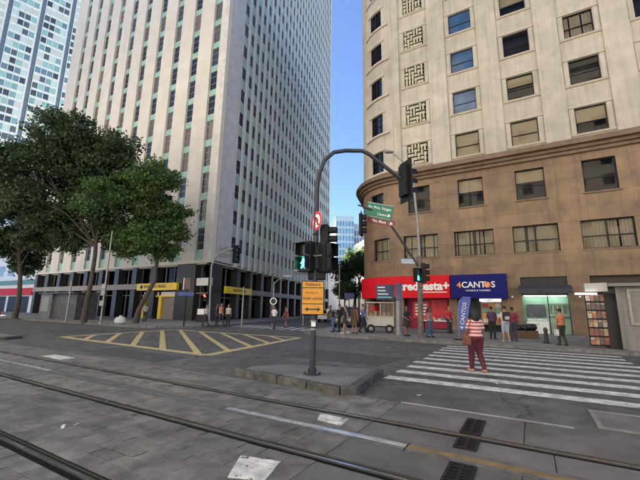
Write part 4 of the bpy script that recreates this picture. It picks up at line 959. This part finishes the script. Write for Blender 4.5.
# ------------------------------------------------------------------ cars
def car(label,loc,rz,paint,suv=False,group=None):
    t=thing('parked_car',label,'car',loc,rz,group); z1=.95 if not suv else 1.1; H=1.48 if not suv else 1.75
    prof=[(-2.1,.35),(-2.15,.7),(-2.0,z1-.08),(-1.0,z1),(1.75,z1),(2.05,z1-.05),(2.1,.6),(2.05,.32)]
    def ext(pf,w0,w1,zs): 
        R=[]
        for y,s_ in ((-1,w1),(-.93,1),(.93,1),(1,w1)):
            R.append([Vector((x*s_ if abs(s_-1)>.001 else x,y*w0,z if s_==1 else z-.01)) for x,z in pf])
        return MB().loft(R)
    ext(prof,.88,.97,0).build('body',paint,t,bevel=.04,smooth=True)
    cab=[(-.95,z1-.02),(-.25,H-.05),(.2,H),(1.2,H-.02),(1.8,z1-.02)]; R=[]
    for y,zz in ((-.82,0),(-.66,1),(.66,1),(.82,0)): pass
    R=[[Vector((x,s*(.82-.16*(z-z1)/(H-z1)),z)) for x,z in cab] for s in (-1,1)]
    MB().loft(R).build('cabin',paint,t,bevel=.03)
    gl=mat('car_glass',(.01,.012,.015),.05,.1,1)
    for s in (-1,1):
        for xa,xb,xc,xd in ((-.72,.25,.2,-.2),(.35,1.5,1.12,.35)):
            q=[(xa,z1+.04),(xb,z1+.04),(xc,H-.1),(xd,H-.1)]
            MB().loft([[Vector((x,s*(.825-.16*(z-z1)/(H-z1)),z)) for x,z in q],[Vector((x,s*(.80-.16*(z-z1)/(H-z1)),z)) for x,z in q]]).build('side_window',gl,t)
    MB().quad((-.93,-.7,z1+.02),(-.30,-.6,H-.07),(-.30,.6,H-.07),(-.93,.7,z1+.02)).build('windscreen',gl,t,loc=(-.02,0,.012))
    MB().quad((1.8,-.7,z1+.02),(1.25,-.6,H-.07),(1.25,.6,H-.07),(1.8,.7,z1+.02)).build('rear_window',gl,t,loc=(.03,0,.012))
    for x in (-1.35,1.3):
        for s in (-1,1):
            w=MB(); w.cyl((x,s*.9,.33),(x,s*.7,.33),.33,n=20); o=w.build('wheel',mat('tyre',(.012,.012,.012),.8),t); MB().cyl((x,s*.905,.33),(x,s*.88,.33),.2,n=14).build('rim',galv,o)
    for s in (-1,1):
        MB().box(-2.14,-2.0,s*.5-.18,s*.5+.18,.62,.78).build('headlight',white,t); MB().box(2.0,2.1,s*.6-.15,s*.6+.15,.65,.85).build('tail_light',redm,t)
    return t
car('red car half hidden by the left tree at the picture edge',W(-47,13.8,0),ROT+pi,mat('car_red',(.35,.02,.02),.3,.05,1,coat=.5))
car('dark navy van parked behind the people at the far corner',(2.4,30.2,0),radians(74),mat('car_navy',(.012,.016,.04),.3,.05,1,coat=.5),True)
car('white car parked further down the side street',(1.2,43.5,0),radians(74),mat('car_white',(.6,.6,.6),.3,.05,1,coat=.5))
# signs on the far white building front
# ------------------------------------------------------------------ people
def remesh(mb,name,voxel,m):
    me=mb.mesh(name); o=bpy.data.objects.new('t',me); r=o.modifiers.new('r','REMESH'); r.mode='VOXEL'; r.voxel_size=voxel; s=o.modifiers.new('s','SMOOTH'); s.factor=.5; s.iterations=2
    out=evaluated(o); bpy.data.objects.remove(o); out.materials.clear(); out.materials.append(m); out.polygons.foreach_set('use_smooth',[True]*len(out.polygons)); return out
skins={'tan':(.34,.19,.12),'brown':(.19,.10,.065),'dark':(.08,.045,.03),'fair':(.45,.28,.2)}
def cloth(c): 
    return mat('cloth_%02d%02d%02d'%tuple(int(x*99) for x in c),c,.85,.14,9,bump=.9,bscale=13)
def person(label,X,Y,yaw,top,bottom,h=1.7,fem=False,skin='tan',hair='short',hairc=(.012,.01,.009),stride=.0,arms=((0,0),(0,0)),sleeve=.45,leg=1.0,dress=None,lean=0,z=.13,topmat=None,shoe=(.02,.02,.02),group='people on the pavements',bag=None,cap=None,head=0,wide=1.0):
    t=thing('person',label,'person',(X,Y,z),yaw,group); k=h/1.7; t.scale=(wide,wide*.5+.5,1)
    sk=mat('skin_'+skin,skins[skin],.55,.08,6); V=lambda x,y,zz: Vector((x*k,(y-lean*max(0,zz-.9))*k,zz*k))
    hipw=.085; tor=[(.84,.12,.10),(.93,.170 if fem else .160,.122),(1.05,.128 if fem else .145,.10),(1.2,.145 if fem else .16,.112),(1.33,.165 if fem else .185,.11),(1.41,.12 if fem else .14,.08),(1.45,.058,.056),(1.53,.05,.052)]
    def torso(mb,inf=0,lo=0,hi=9): 
        R=[]
        for zz,rx,ry in tor:
            if lo<=zz<=hi:
                c=V(0,.0,zz); R.append([Vector((c.x+(rx+inf)*k*cos(2*pi*q/16),c.y+(ry+inf)*k*sin(2*pi*q/16),c.z)) for q in range(16)])
        mb.loft(R)
    legs=[];armj=[]
    for s in (-1,1):
        f=stride*s                                      # left leg forward when positive
        ank=V(s*.095,-f*.9+(.0 if f>=0 else .06),.085+(0 if f>=0 else .05*min(1,abs(f)*4))); kn=V(s*.092,-f*.38-.035-(.05 if f<0 else 0),.48); hp=V(s*hipw,0,.90)
        legs.append((s,f,hp,kn,ank))
        sw,el=arms[0 if s<0 else 1]; sh=V(s*(.178 if not fem else .162),0,1.385)
        elb=sh+Vector((s*.045,-sin(sw)*.28,-cos(sw)*.28))*k; a2=sw+el; wr=elb+Vector((s*.0 if el<.6 else -s*.06,-sin(a2)*.25,-cos(a2)*.25))*k; armj.append((s,sh,elb,wr,a2))
    def legchain(mb,L,inf=0,frac=1.0,foot=True):
        s,f,hp,kn,an=L; th=hp.lerp(kn,.5); cf=kn.lerp(an,.3)+Vector((0,.012*k,0))
        pts=[hp,th,kn,cf,an]; rr=[.092,.078,.056,.054,.036]
        if frac<1: 
            pts=[hp,th,kn] if frac<=.55 else [hp,th,kn,cf]; rr=rr[:len(pts)]
        mb.tube(pts,[(r+inf)*k for r in rr],12,'round')
    def foot(mb,L,inf=0):
        s,f,hp,kn,an=L; pit=.0 if f>=0 else .35
        he=an+Vector((0,.035,-.045))*k; to=an+Vector((s*.02,-.15,-.052-pit*.08))*k
        mb.tube([he,he.lerp(to,.5)+Vector((0,0,.008)),to],[(.036+inf)*k,(.04+inf)*k,(.03+inf)*k],10,'round')
    body=MB(); torso(body)
    hc=V(0,-.015-head*.03,1.60); body.ball(hc,(.074*k,.092*k,.112*k),14,10); body.ball(hc+Vector((0,-.03,-.065))*k,(.05*k,.055*k,.05*k),10,7); body.ball(hc+Vector((0,-.095,-.02))*k,(.014*k,.022*k,.022*k),8,5)
    for s in (-1,1): body.ball(hc+Vector((s*.075,.005,-.01))*k,(.012*k,.022*k,.032*k),8,5)
    for L in legs: legchain(body,L); foot(body,L)
    for s,sh,el,wr,a2 in armj:
        body.tube([sh,sh.lerp(el,.45),el,el.lerp(wr,.35),wr],[.054*k,.048*k,.038*k,.038*k,.026*k],10,'round')
        d=(wr-el).normalized(); side_=Vector((0,1,0)) if abs(d.y)<.8 else Vector((0,0,1)); side_=(side_-d*side_.dot(d)).normalized(); pm=wr+d*.05*k
        body.tube([wr,pm,pm+d*.03*k],[.026*k,.034*k,.03*k],8,'round')
        inn=d.cross(side_)*(-s)
        for q in range(4):
            b0=pm+d*.03*k+side_*(.027-.018*q)*k; ln=(.072,.08,.075,.058)[q]*k
            body.tube([b0,b0+d*ln*.5,b0+d*ln*.85+inn*ln*.35],[.0095*k,.009*k,.008*k],6,'round')
        b0=wr+d*.03*k+side_*.025*k; body.tube([b0,b0+(d*.6+side_*.6)*.04*k,b0+(d*.95+side_*.5)*.065*k],[.0115*k,.011*k,.009*k],6,'round')
    me=remesh(body,'body',.014,sk); o=bpy.data.objects.new('body',me); col.objects.link(o); o.parent=t
    def add(mb,name,m,vx=.017):
        me=remesh(mb,name,vx,m); q=bpy.data.objects.new(name,me); col.objects.link(q); q.parent=t; return q
    for s in (-1,1): MB().ball(hc+Vector((s*.03,-.083,.005))*k,(.011*k,.009*k,.007*k),6,4).build('eye',blackp,t)
    # clothes
    sh=MB(); torso(sh,.02,.93 if not dress else 1.0,1.42)
    for s,a,el,wr,a2 in armj:
        a=a+Vector((-s*.03,0,0))*k
        if sleeve>0:
            pts=[a,a.lerp(el,.5)]; rr=[.070*k,.066*k]
            if sleeve>.4: pts=[a,a.lerp(el,.45),a.lerp(el,.85)]; rr=[.070*k,.066*k,.06*k]
            if sleeve>.7: pts=[a,a.lerp(el,.5),el,el.lerp(wr,.9)]; rr=[.070*k,.062*k,.054*k,.042*k]
            sh.tube(pts,rr,10,'flat')
    add(sh,'dress_top' if dress else 'shirt',topmat or cloth(top))
    if dress:
        sk_=MB(); hem=dress; R=[]
        for zz,rx,ry in ((1.08,.15,.12),(.94,.195,.15),(.8,.21,.165),(hem+.1,.225,.19),(hem,.235,.20)):
            c=V(0,0,zz); R.append([Vector((c.x+rx*k*(1+.05*sin(5*q))*cos(2*pi*q/20),c.y+ry*k*sin(2*pi*q/20),c.z)) for q in range(20)])
        sk_.loft(R); add(sk_,'skirt',cloth(bottom),.02)
    else:
        tr=MB(); torso(tr,.012,.84,1.06)
        for L in legs: legchain(tr,L,.018,leg)
        add(tr,'trousers' if leg>.6 else 'shorts',cloth(bottom))
    so=MB()
    for L in legs: foot(so,L,.009)
    q=MB(); q.v,q.f,q.m=so.v,so.f,so.m; add(q,'shoes',cloth(shoe),.014)
    # hair
    hr=MB(); hr.ball(hc+Vector((0,.018,.03))*k,(.085*k,.09*k,.098*k),14,9)
    if hair=='long':
        hr.tube([hc+Vector((0,.06,.0))*k,hc+Vector((0,.085,-.12))*k,hc+Vector((0,.10,-.27))*k],[.08*k,.085*k,.05*k],10,'round')
    if hair=='bushy': hr.ball(hc+Vector((0,.03,-.02))*k,(.12*k,.115*k,.13*k),14,9); hr.tube([hc+Vector((0,.06,-.05))*k,hc+Vector((0,.07,-.17))*k],[.11*k,.1*k],10,'round')
    if hair=='bun': hr.ball(hc+Vector((0,.09,.08))*k,.05*k)
    hm=mat('hair_%d'%int(hairc[0]*1000),hairc,.6,.2,30,bump=.4); add(hr,'hair',hm,.016)
    if cap: c_=MB(); c_.ball(hc+Vector((0,.01,.045))*k,(.092*k,.1*k,.085*k)); c_.tube([hc+Vector((0,-.07,.06))*k,hc+Vector((0,-.17,.05))*k],[.05*k,.03*k],8,'round'); add(c_,'cap',cloth(cap))
    if bag:
        kind,c_=bag; b=MB()
        if kind=='shoulder':
            b.box(.18*k,.30*k,-.10*k,.16*k,.72*k,.98*k); q=add(b,'shoulder_bag',cloth(c_),.02); st=MB(); st.tube([V(.24,.02,.97),V(.2,.1,1.2),V(.12,.08,1.44),V(.16,-.08,1.3),V(.24,-.02,.97)],.011*k,6); st.build('strap',cloth(c_),q)
        if kind=='backpack':
            b.box(-.16*k,.16*k,.12*k,.30*k,1.0*k,1.43*k); q=add(b,'backpack',cloth(c_),.025); MB().box(-.1*k,.1*k,.295*k,.32*k,1.06*k,1.22*k).build('pocket',cloth((.4,.4,.4)),q)
        if kind=='hand':
            s,sh_,el,wr,a2=armj[1]; b.box(wr.x-.05*k,wr.x+.05*k,wr.y-.13*k,wr.y+.13*k,wr.z-.42*k,wr.z-.12*k); q=add(b,'carrier_bag',cloth(c_),.02); st=MB(); st.tube([(wr.x,wr.y-.06*k,wr.z-.13*k),(wr.x,wr.y,wr.z-.08*k),(wr.x,wr.y+.06*k,wr.z-.13*k)],.008,5); st.build('handle',cloth(c_),q)
    return t
# striped shirt of the woman on the crossing
strm=mat('striped_cloth',(.62,.40,.38),.85,.05,9,bump=.15); N=strm.node_tree.nodes; L=strm.node_tree.links
tc=N.new('ShaderNodeTexCoord'); wv=N.new('ShaderNodeTexWave'); wv.bands_direction='Z'; wv.inputs['Scale'].default_value=3.4; wv.inputs['Distortion'].default_value=1.2; wv.inputs['Detail'].default_value=1; L.new(tc.outputs['Object'],wv.inputs['Vector'])
rp=N.new('ShaderNodeValToRGB'); rp.color_ramp.elements[0].color=(.38,.07,.08,1); rp.color_ramp.elements[1].color=(.66,.5,.46,1); rp.color_ramp.elements[0].position=.35; rp.color_ramp.elements[1].position=.62; L.new(wv.outputs[0],rp.inputs[0]); L.new(rp.outputs[0],N['Principled BSDF'].inputs['Base Color'])
B=pi                                                     # seen from behind
person('woman in pink striped shirt and maroon trousers walking away on the zebra crossing',4.29,9.93,B+.05,(.6,.4,.38),(.085,.012,.022),1.66,True,'brown','bushy',stride=.10,arms=((.12,.3),(-.1,.5)),sleeve=.5,z=0,topmat=strm,shoe=(.4,.2,.13),bag=('shoulder',(.2,.07,.045)),wide=1.16,group='people crossing the street')
person('man in red polo shirt behind the vendor table',8.55,23.6,.2,(.5,.02,.03),(.05,.04,.04),1.70,skin='tan',hairc=(.2,.18,.17),arms=((.2,.6),(.1,.5)))
person('woman in pale top and blue jeans beside the tall lamp post',6.1,19.9,1.2,(.35,.28,.27),(.04,.10,.19),1.62,True,'brown','long',stride=.12,arms=((.3,.5),(.2,.4)),sleeve=.2)
person('person in black loose clothes left of the tall lamp post',5.0,20.6,.5,(.02,.02,.022),(.03,.02,.022),1.68,True,'brown','long',dress=.55,arms=((.1,.9),(.2,.8)))
person('man in purple shirt standing by the ticket posters',9.27,19.3,2.6,(.07,.03,.09),(.02,.02,.025),1.72,skin='brown',arms=((.2,.9),(.3,.9)))
person('man in white shirt with dark backpack and light shorts',9.2,17.8,3.0,(.6,.55,.53),(.33,.38,.45),1.72,skin='tan',leg=.5,stride=.1,arms=((.2,.5),(.3,.4)),bag=('backpack',(.03,.02,.03)),shoe=(.3,.3,.3))
person('person in dark red top just behind the backpack man',9.9,18.4,2.7,(.2,.03,.05),(.05,.05,.08),1.68,skin='brown',arms=((.1,.3),(.2,.3)))
person('person in orange and black top walking to the lit shop',11.0,16.4,B,(.45,.16,.07),(.03,.035,.025),1.62,True,'tan','bun',stride=.08,arms=((.1,.2),(-.05,.3)),sleeve=.2,bag=('hand',(.6,.6,.58)))
person('person in dark shirt and jeans bending forward at the far corner',.95,23.2,-1.1,(.02,.02,.03),(.06,.1,.2),1.66,skin='brown',lean=.35,stride=.1,arms=((.5,.7),(.4,.6)))
person('man in black pointing toward the street at the far corner',1.35,23.6,-1.5,(.015,.015,.018),(.02,.02,.03),1.74,skin='tan',arms=((.2,.3),(1.1,.3)),sleeve=.5)
person('woman in short black dress walking left at the far corner',1.62,21.8,-1.4,(.015,.013,.014),(.015,.013,.014),1.66,True,'tan','long',dress=.62,stride=.2,arms=((.2,.3),(-.3,.4)),sleeve=.1,shoe=(.5,.5,.5))
person('woman in brown dress standing beside the man in blue',2.15,21.9,2.6,(.10,.055,.035),(.10,.055,.035),1.70,True,'tan','long',hairc=(.05,.03,.02),dress=.5,arms=((.1,.2),(.1,.2)),sleeve=.1)
person('man in blue shirt and dark trousers striding to the food cart',2.8,22.8,1.35,(.06,.13,.36),(.02,.025,.045),1.76,skin='tan',stride=.2,arms=((.3,.3),(-.25,.3)),sleeve=.6)
person('person in white trousers behind the man in blue',3.3,24.4,1.8,(.2,.2,.24),(.55,.55,.53),1.68,True,'tan','short',stride=.12,arms=((.2,.3),(-.1,.3)))
person('man in white shirt and dark trousers crossing the side street',-3.4,27.6,-.6,(.62,.64,.66),(.03,.035,.06),1.74,skin='brown',stride=.12,arms=((.2,.3),(-.2,.3)),sleeve=.6,z=0,group='people crossing the street')
person('person in maroon top and shorts on the side street crossing',-2.75,30.4,-.9,(.18,.03,.05),(.1,.03,.04),1.66,skin='tan',leg=.5,stride=.12,arms=((.2,.3),(-.2,.3)),z=0,group='people crossing the street')
person('person in pale lilac shirt walking by the tower corner, leftmost of four',-8.75,28.0,1.4,(.5,.5,.6),(.03,.03,.04),1.62,skin='tan',stride=.2,arms=((.3,.3),(-.2,.3)))
person('person in dark clothes beside the tower corner signal pole',-8.1,28.6,1.6,(.035,.035,.045),(.02,.02,.025),1.70,skin='brown',arms=((.1,.2),(.1,.2)),sleeve=.9)
person('person in orange and white top striding right by the tower corner',-7.6,27.9,1.3,(.62,.25,.12),(.025,.03,.05),1.74,skin='tan',hair='long',stride=.28,arms=((.4,.3),(-.3,.3)),sleeve=.3)
person('person in black with white vest front, rightmost of the tower corner group',-7.1,28.2,.3,(.5,.5,.48),(.015,.015,.018),1.66,True,'tan','long',arms=((.1,.3),(.1,.3)),sleeve=.2)
person('person in grey standing before the yellow bank doorway',-15.9,33.0,.2,(.3,.3,.3),(.03,.03,.035),1.68,skin='brown',arms=((.1,.6),(.1,.6)))
person('distant person in white shirt down the side street',1.0,36,.2,(.6,.6,.6),(.05,.05,.08),1.7,skin='tan',stride=.1)
person('distant person in dark clothes down the side street',-.3,39,2.8,(.03,.03,.04),(.03,.03,.05),1.72,skin='brown',stride=.1)
lit=MB()
for i in range(110):
    a_=random.uniform(-16,6); b_=random.uniform(2.6,17.8); r=random.uniform(.012,.045); z_=.03 if b_<6.45 else .012
    M=Matrix.Translation((a_,b_,z_))@Euler((random.uniform(-.4,.4),random.uniform(-.4,.4),random.uniform(0,6))).to_matrix().to_4x4()
    lit.cur=i%3; lit.box(-r,r,-r*.6,r*.6,-.002,.002,M)
o=lit.build('litter',[mat('litter_pale',(.45,.44,.4),.8),mat('litter_leaf',(.16,.11,.05),.8),mat('litter_grey',(.22,.22,.21),.8)],rz=ROT); tag(o,'scattered dry leaves and paper scraps on the roadway','litter',kind='stuff')
bpy.data.scenes.remove(tmp)
